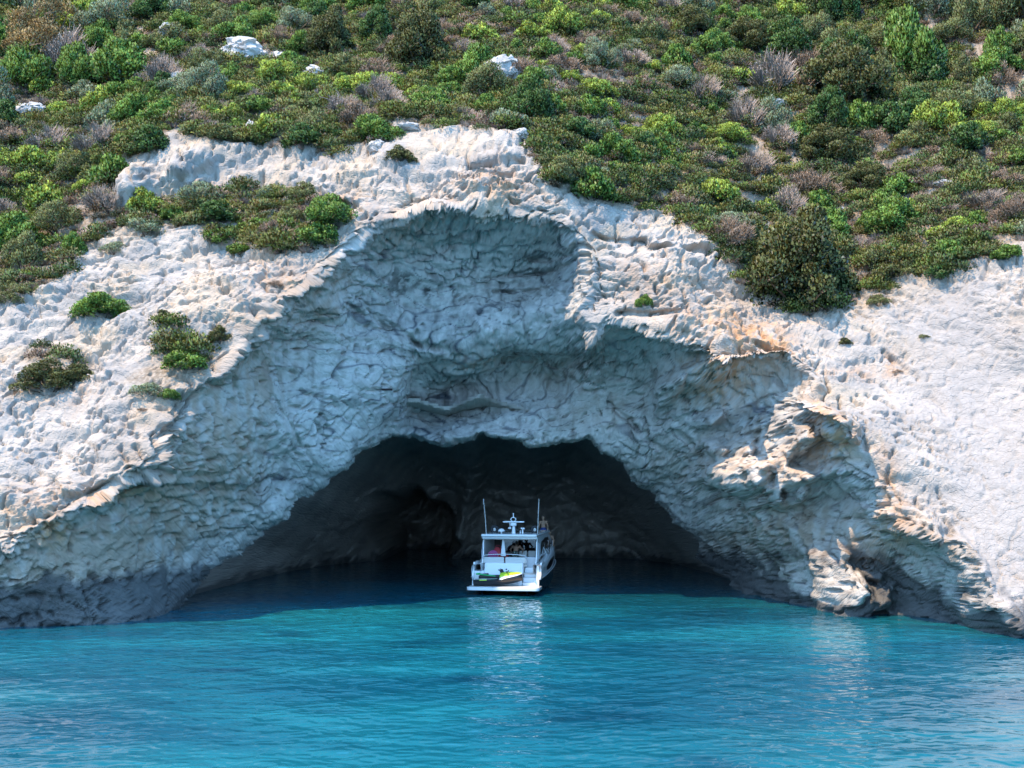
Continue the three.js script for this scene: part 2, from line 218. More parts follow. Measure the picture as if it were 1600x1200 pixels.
// slide the lattice points along the surface until steep places have as many as flat ones
const GXP = new Float32Array(N), GYP = new Float32Array(N);
const rowOf = (y) => (y < ROWS[R22] ? (y + 1.6) / 0.066 : R22 + (y - ROWS[R22]) / 0.17);
function pick(l, x, y) { const u = Math.min(COLS - 1.001, Math.max(0, (x - X0) / DX)), v = Math.min(R - 1.001, Math.max(0, rowOf(y))), i = Math.floor(u), j = Math.floor(v), a = u - i, b = v - j, o = j * COLS + i; return (l[o] * (1 - a) + l[o + 1] * a) * (1 - b) + (l[o + COLS] * (1 - a) + l[o + COLS + 1] * a) * b; }
(function slide() { let ax = GXP, ay = GYP, az = Float32Array.from(D), bx = new Float32Array(N), by = new Float32Array(N);
  for (let j = 0; j < R; j++) for (let i = 0; i < COLS; i++) { ax[j * COLS + i] = X0 + i * DX; ay[j * COLS + i] = ROWS[j]; }
  bx.set(ax); by.set(ay); const top = R22 + 4;
  for (let it = 0; it < 80; it++) {
    for (let j = 1; j < top; j++) for (let i = 1; i < COLS - 1; i++) {
      const o = j * COLS + i, x = ax[o], y = ay[o], z = az[o]; let sw = 0, sx = 0, sy = 0;
      for (let k = 0; k < 4; k++) { const q = k === 0 ? o - 1 : k === 1 ? o + 1 : k === 2 ? o - COLS : o + COLS, dx = ax[q] - x, dy = ay[q] - y, dz = Math.max(-0.7, Math.min(0.7, az[q] - z)), w = Math.sqrt(dx * dx + dy * dy + dz * dz) + 0.01; sw += w; sx += w * ax[q]; sy += w * ay[q]; }
      bx[o] = 0.55 * x + 0.45 * sx / sw; by[o] = 0.55 * y + 0.45 * sy / sw;
    }
    for (let j = 1; j < top; j++) for (let i = 1; i < COLS - 1; i++) { const o = j * COLS + i; ax[o] = bx[o]; ay[o] = by[o]; az[o] = pick(D, bx[o], by[o]); }
  } })();
const D0 = D, DD = new Float32Array(N), INS2 = new Float32Array(N), MTH2 = new Float32Array(N);
(function settle() { for (let o = 0; o < N; o++) { DD[o] = pick(D0, GXP[o], GYP[o]); INS2[o] = pick(INS, GXP[o], GYP[o]); MTH2[o] = pick(MTH, GXP[o], GYP[o]); } })();
const pos = new Float32Array(N * 3), col = new Float32Array(N * 3), uv = new Float32Array(N * 2), VEG = new Float32Array(N);
(function weather() {
for (let j = 0; j < R; j++) for (let i = 0; i < COLS; i++) {
  const o = j * COLS + i, x = GXP[o], y = GYP[o], d = DD[o];
  // facing of the smooth form
  const gx = (pick(FORM, x + 0.9, y) - pick(FORM, x - 0.9, y) + pick(FORM, x + 0.4, y) - pick(FORM, x - 0.4, y)) / 2.6, gy = (pick(FORM, x, y + 0.9) - pick(FORM, x, y - 0.9) + pick(FORM, x, y + 0.4) - pick(FORM, x, y - 0.4)) / 2.6;
  const gl = Math.sqrt(1 + gx * gx + gy * gy), nx = gx / gl, ny = gy / gl, nd = -1 / gl;   // towards the viewer: distance shrinks
  const z = -d, ins = INS2[o], veg = y > 6 ? greenness(x, y) : 0; VEG[o] = veg;
  const soft = sumBlot(SOFT, x, y), rough = (1 - 0.72 * Math.min(1, soft)) * (1 - 0.45 * veg);
  // relief: folds, beds, broken faces, crinkles
  const wx = x + 0.7 * n3(x * 0.33, y * 0.33, z * 0.33) + 0.2 * n3(x * 1.1, y * 1.1, z * 1.1), wy = y + 0.7 * n3(x * 0.33 + 9, y * 0.33, z * 0.33) + 0.2 * n3(x * 1.1, y * 1.1 + 5, z * 1.1), wz = z + 0.7 * n3(x * 0.33, y * 0.33 + 9, z * 0.33);
  const big = fbm(wx * 0.2, wy * 0.24, wz * 0.2, 3);
  const lean = x > 13 ? 0.9 * (x - 13) * (x - 13) / (x - 9) : 0.1 * Math.min(0, x + 4);         // the beds dip steeply on the right flank
  const tilt = wy + lean + (1 - ins) * 0.12 * d, along = wx - (x > 13 ? 0.7 * y * smooth(13, 19, x) * 0.35 : 0);
  const beds = billow(along * 0.22, tilt * 0.85, wz * 0.22, 3), crinkle = billow(along * 0.75, tilt * 2.3, wz * 0.75, 4), wrinkle = billow(along * 2.1, tilt * 4.6, wz * 2.1, 2);
  const f0 = planes(wx * 0.22 + 2, tilt * 0.34, wz * 0.22), f1 = planes(wx * 0.6 + 7, tilt * 0.95, wz * 0.6) * 1.1 + 0.32 * facet(wx * 0.42, tilt * 0.62, wz * 0.42), f2 = planes(along * 1.6 + 9, tilt * 2.5, wz * 1.6) * 1.2 + 0.4 * facet(along * 1.15 + 9, tilt * 1.7, wz * 1.15), f3 = facet(along * 2.9 + 3, tilt * 3.9, wz * 2.9);
  const pit = ridged(x * 0.9 + 31, y * 0.9, z * 0.9, 2), grain = fbm(x * 6, y * 6, z * 6, 2);
  const streak = fbm(x * 1.7 + 0.3 * y * (1 - ins), y * 0.22, z * 1.7, 3);
  const bedAmp = 0.35 + 1.2 * smooth(-0.2, 0.45, n3(x * 0.11, y * 0.13, 40)), wild = 0.5 + 0.9 * smooth(-0.35, 0.4, n3(x * 0.21, y * 0.21, 44));
  worley(along * 0.55 + 17, tilt * 1.25, wz * 0.55); const crack = smooth(0.07, 0.0, W.f2 - W.f1) * smooth(-0.1, 0.3, n3(x * 0.35, y * 0.35, 71));
  worley(along * 1.7 + 27, tilt * 3.0, wz * 1.7); const crack2 = smooth(0.1, 0.0, W.f2 - W.f1) * smooth(-0.15, 0.3, n3(x * 0.5, y * 0.5, 81));
  const calm = 1 - 0.6 * ins, ledges = ins > 0 ? billow(wx * 0.14, wy * 1.15 + 0.05 * x, wz * 0.14, 3) * ins * smooth(9, 14, y) : 0;
  const oe = j < R - 1 && i < COLS - 1 ? Math.max(Math.hypot(GXP[o + 1] - x, GYP[o + 1] - y, DD[o + 1] - d), Math.hypot(GXP[o + COLS] - x, GYP[o + COLS] - y, DD[o + COLS] - d)) : 1, hf = Math.min(1, 0.13 / oe), mf = Math.sqrt(hf);   // no relief finer than the mesh carries
  const lipEdge = pick(EDGE, x, y), solid = (1 - 0.65 * Math.exp(-((lipEdge / 0.6) ** 2))) * (1 - 0.3 * ins), zone = smooth(-0.25, 0.35, n3(x * 0.13 + 8, y * 0.16, 57)) * solid;                    // broken zones and smooth slabs
  let h = 0.6 * big + 1.5 * f0 + 0.75 * bedAmp * beds * (1 - 0.3 * ins) + 0.6 * ledges + (0.5 - 0.15 * ins) * (0.5 + 0.5 * zone) * f1 - (0.2 + 0.1 * ins) * mf * crack + mf * zone * (0.17 * wild * crinkle + (0.16 + 0.08 * ins) * wild * f2)
    + hf * solid * (1 - 0.25 * ins) * ((0.05 + 0.12 * zone) * wrinkle + (0.035 + 0.06 * zone) * f3 + 0.04 * grain - (0.05 + 0.1 * zone) * (1 - 0.4 * ins) * crack2) - 0.2;
  if (pit > 0.72) h -= 0.35 * smooth(0.72, 0.95, pit);
  h *= rough * mix(1, 0.85, ins);
  if (soft > 0.1) h += (1 - ins) * Math.min(1, soft) * 0.55 * planes((0.87 * x + 0.5 * y + 0.3 * n3(x * 0.4, y * 0.4, 3)) * 0.55, (0.87 * y - 0.5 * x) * 0.07, 3.3);   // long slabs down the right flank
  if (soft > 0.2) h -= 0.1 * soft * smooth(0.86, 0.97, ridged(wx * 0.35 + 0.2 * y, wy * 0.2, wz * 0.3 + 3, 2));
  const rim = smooth(-1.2, -0.1, MTH2[o]);
  h *= 1 - 0.35 * rim;
  let dd = d + nd * h; let px = x + nx * h, py = y + ny * h;
  pos[o * 3] = px; pos[o * 3 + 1] = py; pos[o * 3 + 2] = -dd;
  uv[o * 2] = (x + 0.25 * y) / 6; uv[o * 2 + 1] = (y + 0.6 * d) / 6;
  // colour of the stone, with some shade and fill painted in
  const v = fbm(x * 0.5, y * 0.5, z * 0.5, 4), v2 = fbm(x * 2.2 + 7, y * 2.2, z * 2.2, 3), v3 = n3(x * 8, y * 8, z * 8);
  let r = 0.425, g = 0.37, b = 0.315;                                           // pale limestone
  const grey = smooth(-0.25, 0.35, v + 0.35 * v2); r = mix(r, 0.30, grey); g = mix(g, 0.275, grey); b = mix(b, 0.25, grey);
  const cream = smooth(0.05, 0.5, n3(x * 0.35 + 4, y * 0.6, z * 0.35) + 0.4 * v2) * 0.6; r = mix(r, 0.44, cream); g = mix(g, 0.345, cream); b = mix(b, 0.245, cream);
  if (ins > 0) {                                                               // sheltered wall: colour lightened to lift its shade, greenish grey with damp streaks
    const t = smooth(-0.3, 0.5, v2 + 0.5 * v); const wr = mix(0.53, 0.37, t), wg = mix(0.505, 0.35, t), wb = mix(0.465, 0.315, t);
    r = mix(r, wr, ins); g = mix(g, wg, ins); b = mix(b, wb, ins);
    const st = smooth(0.12, 0.5, streak) * ins * 0.8; r *= 1 - 0.55 * st; g *= 1 - 0.55 * st; b *= 1 - 0.55 * st;
    // thin dark lines and broader dark bands along the beds
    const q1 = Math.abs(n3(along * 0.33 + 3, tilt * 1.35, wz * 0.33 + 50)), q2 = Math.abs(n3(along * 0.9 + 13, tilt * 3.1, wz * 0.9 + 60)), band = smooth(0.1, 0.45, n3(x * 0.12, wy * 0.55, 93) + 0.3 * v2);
    const bedDark = ins * (0.66 * smooth(0.06, 0.0, q1) + 0.5 * smooth(0.055, 0.0, q2) * smooth(-0.1, 0.3, v) + 0.22 * band); r *= 1 - bedDark; g *= 1 - 0.97 * bedDark; b *= 1 - 0.9 * bedDark;
  }
  const brown = Math.min(1, sumBlot(BROWN, x, y) * (0.7 + 0.9 * smooth(-0.35, 0.35, streak + 0.3 * v2))) * 0.75; r = mix(r, 0.31, Math.min(1, brown)); g = mix(g, 0.215, Math.min(1, brown)); b = mix(b, 0.14, Math.min(1, brown));
  const rust = Math.min(1, sumBlot(RUST, x, y) * smooth(-0.4, 0.3, v2 + 0.4 * v3 + 0.3 * v)) * 0.92; r = mix(r, 0.45, rust); g = mix(g, 0.255, rust); b = mix(b, 0.13, rust);
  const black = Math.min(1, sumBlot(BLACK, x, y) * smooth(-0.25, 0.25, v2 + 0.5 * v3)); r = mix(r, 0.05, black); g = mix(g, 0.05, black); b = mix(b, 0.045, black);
  if (soft > 0.05) { const t = Math.min(1, soft) * 0.8 * (1 - ins); r = mix(r, mix(0.34, 0.27, smooth(-0.3, 0.4, v2)), t); g = mix(g, mix(0.31, 0.25, smooth(-0.3, 0.4, v2)), t); b = mix(b, mix(0.285, 0.23, smooth(-0.3, 0.4, v2)), t); }
  // tide line: black algae, raised at the right base as painted shade, broken up by streaks
  const algaeShade = 1.5 + 1.3 * smooth(10, 14, x) * ins + 0.45 * smooth(-12, -17, x) + 0.55 * v + 0.9 * streak + 0.25 * v2 - 2.4 * sumBlot(SUNLIT, x, y), tk = smooth(algaeShade + 0.35, algaeShade - 0.25, y); r = mix(r, 0.06, 0.88 * tk); g = mix(g, 0.06, 0.88 * tk); b = mix(b, 0.06, 0.88 * tk);
  const algaeShade2 = smooth(2.6 + 1.2 * streak, 1.2, y) * smooth(0.05, 0.4, streak + 0.4 * v2) * (1 - tk); r = mix(r, 0.12, 0.6 * algaeShade2); g = mix(g, 0.115, 0.6 * algaeShade2); b = mix(b, 0.11, 0.6 * algaeShade2);
  // soil, litter and dry grass between the bushes
  if (veg > 0) { const t = veg * smooth(-0.35, 0.1, v2 + 0.6 * v + 0.25), q = smooth(-0.3, 0.3, v3 + v2); r = mix(r, mix(0.24, 0.36, q), t); g = mix(g, mix(0.185, 0.29, q), t); b = mix(b, mix(0.13, 0.225, q), t); }
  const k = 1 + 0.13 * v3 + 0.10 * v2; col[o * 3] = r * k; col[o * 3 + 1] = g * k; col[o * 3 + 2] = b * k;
}
})();
const idx = [];
for (let j = 0; j < R - 1; j++) for (let i = 0; i < COLS - 1; i++) {
  const a = j * COLS + i, b = a + 1, c = a + COLS, d = c + 1;
  if (Math.min(MTH2[a], MTH2[b], MTH2[c], MTH2[d]) > 0.1) continue;
  idx.push(a, b, d, a, d, c);
}
// flanks, crest and back of the headland close it behind
const extra = [], ecol = [], euv = [], eidx = []; let ev = N;
const addV = (x, y, z) => { extra.push(x, y, z); ecol.push(0.2, 0.17, 0.12); euv.push(x / 6, y / 6); return ev++; };
{ const back = -175, edge = [];
  for (let j = 0; j < R; j += 8) edge.push(j * COLS); if (edge.at(-1) !== (R - 1) * COLS) edge.push((R - 1) * COLS);
  for (let i = 8; i < COLS; i += 8) edge.push((R - 1) * COLS + i); edge.push(R * COLS - 1);
  for (let j = R - 9; j > 0; j -= 8) edge.push(j * COLS + COLS - 1); edge.push(COLS - 1);
  let pa = -1, pb = -1;
  for (const e of edge) { const x = pos[e * 3], y = pos[e * 3 + 1], top = y > 50 ? 8 : 0, b = addV(x * (top ? 1.02 : 1.25), top ? 60 : y, back); if (pa >= 0) eidx.push(pa, e, b, pa, b, pb); pa = e; pb = b; }
  const c0 = addV(-60, -2, back), c1 = addV(60, -2, back), c2 = addV(60, 60, back), c3 = addV(-60, 60, back); eidx.push(c0, c1, c2, c0, c2, c3); }
const cpos = new Float32Array(N * 3 + extra.length); cpos.set(pos); cpos.set(extra, N * 3);
const ccol = new Float32Array(cpos.length); ccol.set(col); ccol.set(ecol, N * 3);
const cuv = new Float32Array((cpos.length / 3) * 2); cuv.set(uv); cuv.set(euv, N * 2);

// chips and hairline cracks of weathered limestone, 6 m square
const stoneGrain = (() => { const s = 1024, a = new Uint8Array(s * s * 4), tn = (x, y, f, k) => { const u = x / s * 6.28318, v = y / s * 6.28318, q = f / 6.28318; return n3(Math.cos(u) * q + k, Math.sin(u) * q + Math.cos(v) * q * 0.37, Math.sin(v) * q + k); };
  const net = (x, y, nx, ny, k) => { const u = x * nx / s, v = y * ny / s, X = Math.floor(u), Y = Math.floor(v); let p = 9, q = 9, id = 0; for (let i = -1; i <= 1; i++) for (let j = -1; j <= 1; j++) { const cx = ((X + i) % nx + nx) % nx, cy = ((Y + j) % ny + ny) % ny, d = (X + i + hash(cx, cy, k) - u) ** 2 + (Y + j + hash(cx + 40, cy, k) - v) ** 2; if (d < p) { q = p; p = d; id = hash(cx, cy + 70, k); } else if (d < q) q = d; } return [Math.sqrt(q) - Math.sqrt(p), id]; };
  for (let y = 0; y < s; y++) for (let x = 0; x < s; x++) { const wx = x + 26 * tn(x, y, 16, 5) + 9 * tn(x, y, 50, 6), wy = y + 22 * tn(x, y, 16, 15) + 9 * tn(x, y, 50, 16), [g1, i1] = net(wx, wy, 9, 15, 1), [g2, i2] = net(wx + 50, wy, 24, 36, 2);
    const h = 0.42 + 0.16 * (i1 - 0.5) + 0.12 * (i2 - 0.5) + 0.2 * smooth(0, 0.16, g1) + 0.12 * smooth(0, 0.22, g2) * (0.4 + i1) + 0.13 * (1 - 2 * Math.abs(tn(x, y, 60, 3))) + 0.08 * tn(x, y, 150, 8), o = (y * s + x) * 4; a[o] = a[o + 1] = a[o + 2] = Math.max(0, Math.min(255, h * 255)); a[o + 3] = 255; }
  const t = new THREE.DataTexture(a, s, s); t.wrapS = t.wrapT = THREE.RepeatWrapping; t.magFilter = THREE.LinearFilter; t.needsUpdate = true; return t; })();
const rockMaterial = new THREE.MeshStandardMaterial({ vertexColors: true, roughness: 0.93, bumpMap: stoneGrain, bumpScale: 0.085, side: THREE.DoubleSide });
{ const all = new Uint32Array(idx.length + eidx.length); all.set(idx); all.set(eidx, idx.length);
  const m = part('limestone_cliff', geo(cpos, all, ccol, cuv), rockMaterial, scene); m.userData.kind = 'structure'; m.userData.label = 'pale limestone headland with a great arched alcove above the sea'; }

// ------------------------------------------------------------------ inside of the cave
(function cave() { const st = 0.14, xa = mouthXY[0][0] - 3, xb = mouthXY.at(-1)[0] + 3, nx = Math.ceil((xb - xa) / st), ny = Math.ceil(13 / st), p = [], c = [], u = [], ix = [], keep = [];
  const hollow = sightXYat(635, 820, 90), hollow2 = sightXYat(585, 850, 90), rib = sightXYat(712, 830, 90);
  function sightXYat(px, py, d) { return point(px, py, d); }
  for (let j = 0; j <= ny; j++) for (let i = 0; i <= nx; i++) {
    const x = xa + i * st, y = -1.6 + j * st, e = signed(mouthPoly, x, y) + 1.6, ee = Math.max(0, e), mx = Math.min(mouthXY.at(-1)[0], Math.max(mouthXY[0][0], x));
    let d = mouthAt(mx, 2) + 1.6 + (33 + 2 * n3(x * 0.1, y * 0.2, 3) - 0.5 * Math.max(0, y)) * (1 - Math.exp(-ee / 2.0));
    d += 16 * smooth(1.05, 0.7, Math.hypot((x - hollow[0] + 1.1 * n3(x * 0.5, y * 0.5, 2)) / 3.3, (y - hollow[1] + 1.2 + 1.1 * n3(x * 0.5, y * 0.5, 6)) / 3.9)) * smooth(0.2, 3, ee) + 5 * Math.exp(-(((x - hollow2[0]) / 1.6) ** 2 + ((y - hollow2[1]) / 1.2) ** 2));
    d -= 2.2 * Math.exp(-(((x - rib[0] - 0.25 * (y - 2)) / 0.8) ** 2));
    const z = -d, wx = x + n3(x * 0.3, y * 0.3, z * 0.3), wy = y + n3(x * 0.3, y * 0.3, z * 0.3 + 8);
    worley(wx * 0.7, wy * 0.7, z * 0.7); const blk = W.f2 - W.f1, id = W.id;
    const h = 0.9 * ridged(wx * 0.18, wy * 0.2, z * 0.18, 3) + 0.5 * ridged(wx * 0.3, wy * 0.9, z * 0.3, 2) + 0.45 * smooth(0, 0.4, blk) + 0.4 * (id - 0.5) + 0.16 * ridged(x * 1.6, y * 1.6, z * 1.6, 3);
    p.push(x, y, z + h * smooth(0.2, 2.6, ee)); u.push(x / 6, y / 6); keep.push(e);
    const v = fbm(x * 0.4, y * 0.4, z * 0.4, 4), s = fbm(x * 1.5, y * 0.3, z, 3), q = smooth(-0.3, 0.4, v + 0.5 * s), tk = smooth(0.7 + s, 0.2 + s, y);
    c.push(mix(mix(0.42, 0.31, q), 0.06, 0.85 * tk), mix(mix(0.375, 0.275, q), 0.06, 0.85 * tk), mix(mix(0.325, 0.235, q), 0.06, 0.85 * tk));
  }
  for (let j = 0; j < ny; j++) for (let i = 0; i < nx; i++) { const a = j * (nx + 1) + i, b = a + 1, cc = a + nx + 1, dd = cc + 1; if (Math.max(keep[a], keep[dd]) > -0.2) ix.push(a, b, dd, a, dd, cc); }
  const m = part('cave_interior', geo(p, ix, c, u), rockMaterial, scene); m.userData.kind = 'structure'; m.userData.label = 'dark brown inner walls and back of the sea cave'; })();

// ------------------------------------------------------------------ the sea
(function ocean() { const axis = (segments) => { const out = []; for (const [a, b, step] of segments) for (let v = a; v < b - 1e-6; v += step) out.push(v); out.push(segments.at(-1)[1]); return out; };
  const xs = axis([[-3000, -400, 200], [-400, -60, 20], [-60, -34, 0.6], [-34, 34, 0.14], [34, 60, 0.6], [60, 400, 20], [400, 3000, 200]]);
  const ds = axis([[-3000, -200, 200], [-200, 10, 10], [10, 20, 0.5], [20, 72, 0.13], [72, 130, 0.5], [130, 400, 15], [400, 3000, 200]]);
  const nx = xs.length, p = new Float32Array(nx * ds.length * 3), u = new Float32Array(nx * ds.length * 2), c = new Float32Array(nx * ds.length * 3), ix = [];
  ds.forEach((d, j) => xs.forEach((x, i) => {
    const o = j * nx + i, near = smooth(60, 36, Math.abs(x)) * smooth(8, 20, d) * smooth(130, 72, d), calm = mix(1, 0.35, smooth(58, 76, d));
    const w = x + 0.25 * d;
    const hgt = near * calm * (0.050 * n3(x * 0.16, d * 0.30, 1) + 0.040 * n3(w * 0.42 + 5, d * 0.85, 2) + 0.030 * (0.6 - Math.abs(n3(w * 0.75, d * 1.6, 8))) + 0.012 * n3(x * 2.1 - 0.6 * d, d * 3.2, 3));
    p[o * 3] = x; p[o * 3 + 1] = hgt; p[o * 3 + 2] = -d; u[o * 2] = x / 17; u[o * 2 + 1] = d / 17;
    const k = smooth(-0.25, 0.45, fbm(x * 0.07 + 3, d * 0.13, 9, 3)), deep = smooth(0.1, 0.6, fbm(x * 0.16 + 13, d * 0.3, 29, 3));
    c[o * 3] = mix(mix(0.004, 0.008, k), 0.003, deep); c[o * 3 + 1] = mix(mix(0.075, 0.14, k), 0.05, deep); c[o * 3 + 2] = mix(mix(0.115, 0.175, k), 0.085, deep);
  }));
  for (let j = 0; j < ds.length - 1; j++) for (let i = 0; i < nx - 1; i++) { const a = j * nx + i; ix.push(a, a + 1, a + nx + 1, a, a + nx + 1, a + nx); }
  // ripples: 17 m square of crossing wavelets, wavelengths 0.25 to 2 m
  const s = 1024, a = new Uint8Array(s * s * 4), H = new Float32Array(s * s), waves = [];
  for (let k = 0; k < 46; k++) { const len = rr(9, 62), th = Math.PI / 2 + rr(-0.95, 0.95), kx = Math.round(len * Math.cos(th)), ky = Math.round(len * Math.sin(th)); waves.push([kx, ky, rr(0, 6.28), Math.pow(9 / Math.max(9, Math.hypot(kx, ky)), 1.15)]); }
  const sn = Float32Array.from({ length: 4096 }, (_, i) => Math.sin(i / 4096 * 6.2831853)); let tot = 0; for (const q of waves) tot += q[3];
  for (let y = 0; y < s; y++) for (let x = 0; x < s; x++) { let h = 0; for (const [kx, ky, ph, am] of waves) { const v = sn[(Math.round((kx * x + ky * y) * 4096 / s + ph * 652) % 4096 + 4096) % 4096]; h += am * v; } H[y * s + x] = h; }
  for (let i = 0; i < s * s; i++) { const v = Math.max(0, Math.min(255, 128 + H[i] / tot * 420)); a[i * 4] = a[i * 4 + 1] = a[i * 4 + 2] = v; a[i * 4 + 3] = 255; }
  const t = new THREE.DataTexture(a, s, s); t.wrapS = t.wrapT = THREE.RepeatWrapping; t.magFilter = THREE.LinearFilter; t.needsUpdate = true;
  const sea = part('sea_water', geo(p, ix, c, u), new THREE.MeshPhysicalMaterial({ vertexColors: true, roughness: 0.04, ior: 1.33, specularIntensity: 0.8, bumpMap: t, bumpScale: 0.05 }), scene);
  sea.userData.kind = 'structure'; sea.userData.label = 'clear turquoise sea rippling in front of the cave'; })();

// ------------------------------------------------------------------ bushes, trees and undergrowth
const leafMaterial = new THREE.MeshPhysicalMaterial({ vertexColors: true, roughness: 0.8, specularIntensity: 0.35, transmission: 0.34, thickness: 0, side: THREE.DoubleSide });
const twigMaterial = new THREE.MeshStandardMaterial({ vertexColors: true, roughness: 0.95, side: THREE.DoubleSide });
class Soup {               // loose faces gathered into one geometry
  constructor() { this.p = []; this.n = []; this.c = []; }
  tri(a, b, c, n, col) { this.p.push(...a, ...b, ...c); for (let i = 0; i < 3; i++) { this.n.push(...n); this.c.push(...col); } }
  leaf(x, y, z, o, s, w, out, col) {             // o: direction of the leaf, out: direction away from the clump
    let ux = rnd() - 0.5, uy = rnd() - 0.5, uz = rnd() - 0.5, k = ux * o[0] + uy * o[1] + uz * o[2]; ux -= k * o[0]; uy -= k * o[1]; uz -= k * o[2]; const l = Math.hypot(ux, uy, uz) || 1; ux *= w / l; uy *= w / l; uz *= w / l;
    let nx = o[1] * uz - o[2] * uy, ny = o[2] * ux - o[0] * uz, nz = o[0] * uy - o[1] * ux; const m = Math.hypot(nx, ny, nz) || 1, sg = (nx * out[0] + ny * out[1] + nz * out[2]) < 0 ? -1 : 1;
    nx = sg * nx / m + 1.4 * out[0]; ny = sg * ny / m + 1.4 * out[1]; nz = sg * nz / m + 1.4 * out[2]; const q = Math.hypot(nx, ny, nz) || 1, n = [nx / q, ny / q, nz / q];
    const a = [x, y, z], b = [x + o[0] * s * 0.5 + ux, y + o[1] * s * 0.5 + uy, z + o[2] * s * 0.5 + uz], c = [x + o[0] * s, y + o[1] * s, z + o[2] * s], d = [x + o[0] * s * 0.5 - ux, y + o[1] * s * 0.5 - uy, z + o[2] * s * 0.5 - uz];
    this.tri(a, b, c, n, col); this.tri(a, c, d, n, col);
  }
  stick(a, b, r, r2, col) {                      // three-sided tapering stick
    const dx = b[0] - a[0], dy = b[1] - a[1], dz = b[2] - a[2], l = Math.hypot(dx, dy, dz) || 1, t = Math.abs(dy / l) < 0.9 ? [0, 1, 0] : [1, 0, 0];
    let ux = t[1] * dz - t[2] * dy, uy = t[2] * dx - t[0] * dz, uz = t[0] * dy - t[1] * dx; const m = Math.hypot(ux, uy, uz); ux /= m; uy /= m; uz /= m;
    const vx = (dy * uz - dz * uy) / l, vy = (dz * ux - dx * uz) / l, vz = (dx * uy - dy * ux) / l, A = [], B = [], NN = [];
    for (let k = 0; k < 3; k++) { const c = Math.cos(k * 2.0944), s = Math.sin(k * 2.0944), n = [ux * c + vx * s, uy * c + vy * s, uz * c + vz * s]; NN.push(n); A.push([a[0] + n[0] * r, a[1] + n[1] * r, a[2] + n[2] * r]); B.push([b[0] + n[0] * r2, b[1] + n[1] * r2, b[2] + n[2] * r2]); }
    for (let k = 0; k < 3; k++) { const q = (k + 1) % 3; this.tri(A[k], A[q], B[q], NN[k], col); this.tri(A[k], B[q], B[k], NN[k], col); }
  }
  geometry() { const g = new THREE.BufferGeometry(); g.setAttribute('position', new THREE.Float32BufferAttribute(this.p, 3)); g.setAttribute('normal', new THREE.Float32BufferAttribute(this.n, 3)); g.setAttribute('color', new THREE.Float32BufferAttribute(this.c, 3)); return g; }
}
const ball = () => { const z = rnd() * 2 - 1, t = rnd() * 6.2832, r = Math.sqrt(1 - z * z); return [r * Math.cos(t), z, r * Math.sin(t)]; };
const shade = ([r, g, b], k, w = 0) => [r * k * (1 + w), g * k, b * k * (1 - w)];
// kinds of bush in a ball of radius 1: colours are leaf colours of the species and its old growth
const KIND = {
  lentisk: { leaf: [0.21, 0.358, 0.0735], old: [0.135, 0.278, 0.0635], lobes: 15, leaves: 6270, size: 0.0756, wide: 0.4, up: 0.5, tall: 0.85, name: 'green_shrub', say: 'bright green', cat: 'shrub' },
  spurge: { leaf: [0.379, 0.517, 0.0881], old: [0.262, 0.357, 0.0952], lobes: 16, leaves: 5130, size: 0.0684, wide: 0.42, up: 0.9, tall: 0.75, name: 'lime_shrub', say: 'yellowish lime green', cat: 'shrub' },
  holm: { leaf: [0.108, 0.221, 0.0603], old: [0.081, 0.153, 0.0524], lobes: 18, leaves: 6840, size: 0.072, wide: 0.45, up: 0.3, tall: 1.2, name: 'dark_green_shrub', say: 'dark green', cat: 'shrub' },
  juniper: { leaf: [0.143, 0.169, 0.0577], old: [0.113, 0.119, 0.052], lobes: 26, leaves: 7980, size: 0.066, wide: 0.44, up: 0.8, tall: 1.25, name: 'juniper_bush', say: 'olive brown', cat: 'juniper' },
  olive: { leaf: [0.228, 0.287, 0.11], old: [0.195, 0.195, 0.0995], lobes: 13, leaves: 4940, size: 0.0648, wide: 0.3, up: 0.5, tall: 0.8, name: 'olive_shrub', say: 'olive green', cat: 'shrub' },
  sage: { leaf: [0.279, 0.387, 0.232], old: [0.315, 0.329, 0.228], lobes: 12, leaves: 4370, size: 0.0684, wide: 0.28, up: 0.7, tall: 0.85, name: 'grey_green_shrub', say: 'grey green', cat: 'shrub', sticks: 90 },
  conifer: { leaf: [0.384, 0.299, 0.134], old: [0.278, 0.22, 0.12], lobes: 24, leaves: 6840, size: 0.0612, wide: 0.26, up: 0.6, tall: 1.9, name: 'tan_conifer', say: 'tan brown', cat: 'conifer' },
  dry: { leaf: [0.426, 0.33, 0.247], old: [0.342, 0.271, 0.215], lobes: 11, leaves: 3230, size: 0.054, wide: 0.24, up: 0.7, tall: 0.65, name: 'dry_brown_shrub', say: 'dry brown', cat: 'shrub', sticks: 420, stick: [0.228, 0.18, 0.138] },
  bare: { leaf: [0.545, 0.475, 0.416], old: [0.472, 0.412, 0.37], lobes: 10, leaves: 1330, size: 0.0504, wide: 0.2, up: 0.6, tall: 0.7, name: 'bare_grey_shrub', say: 'bare grey', cat: 'shrub', sticks: 950, stick: [0.294, 0.252, 0.222] },
};
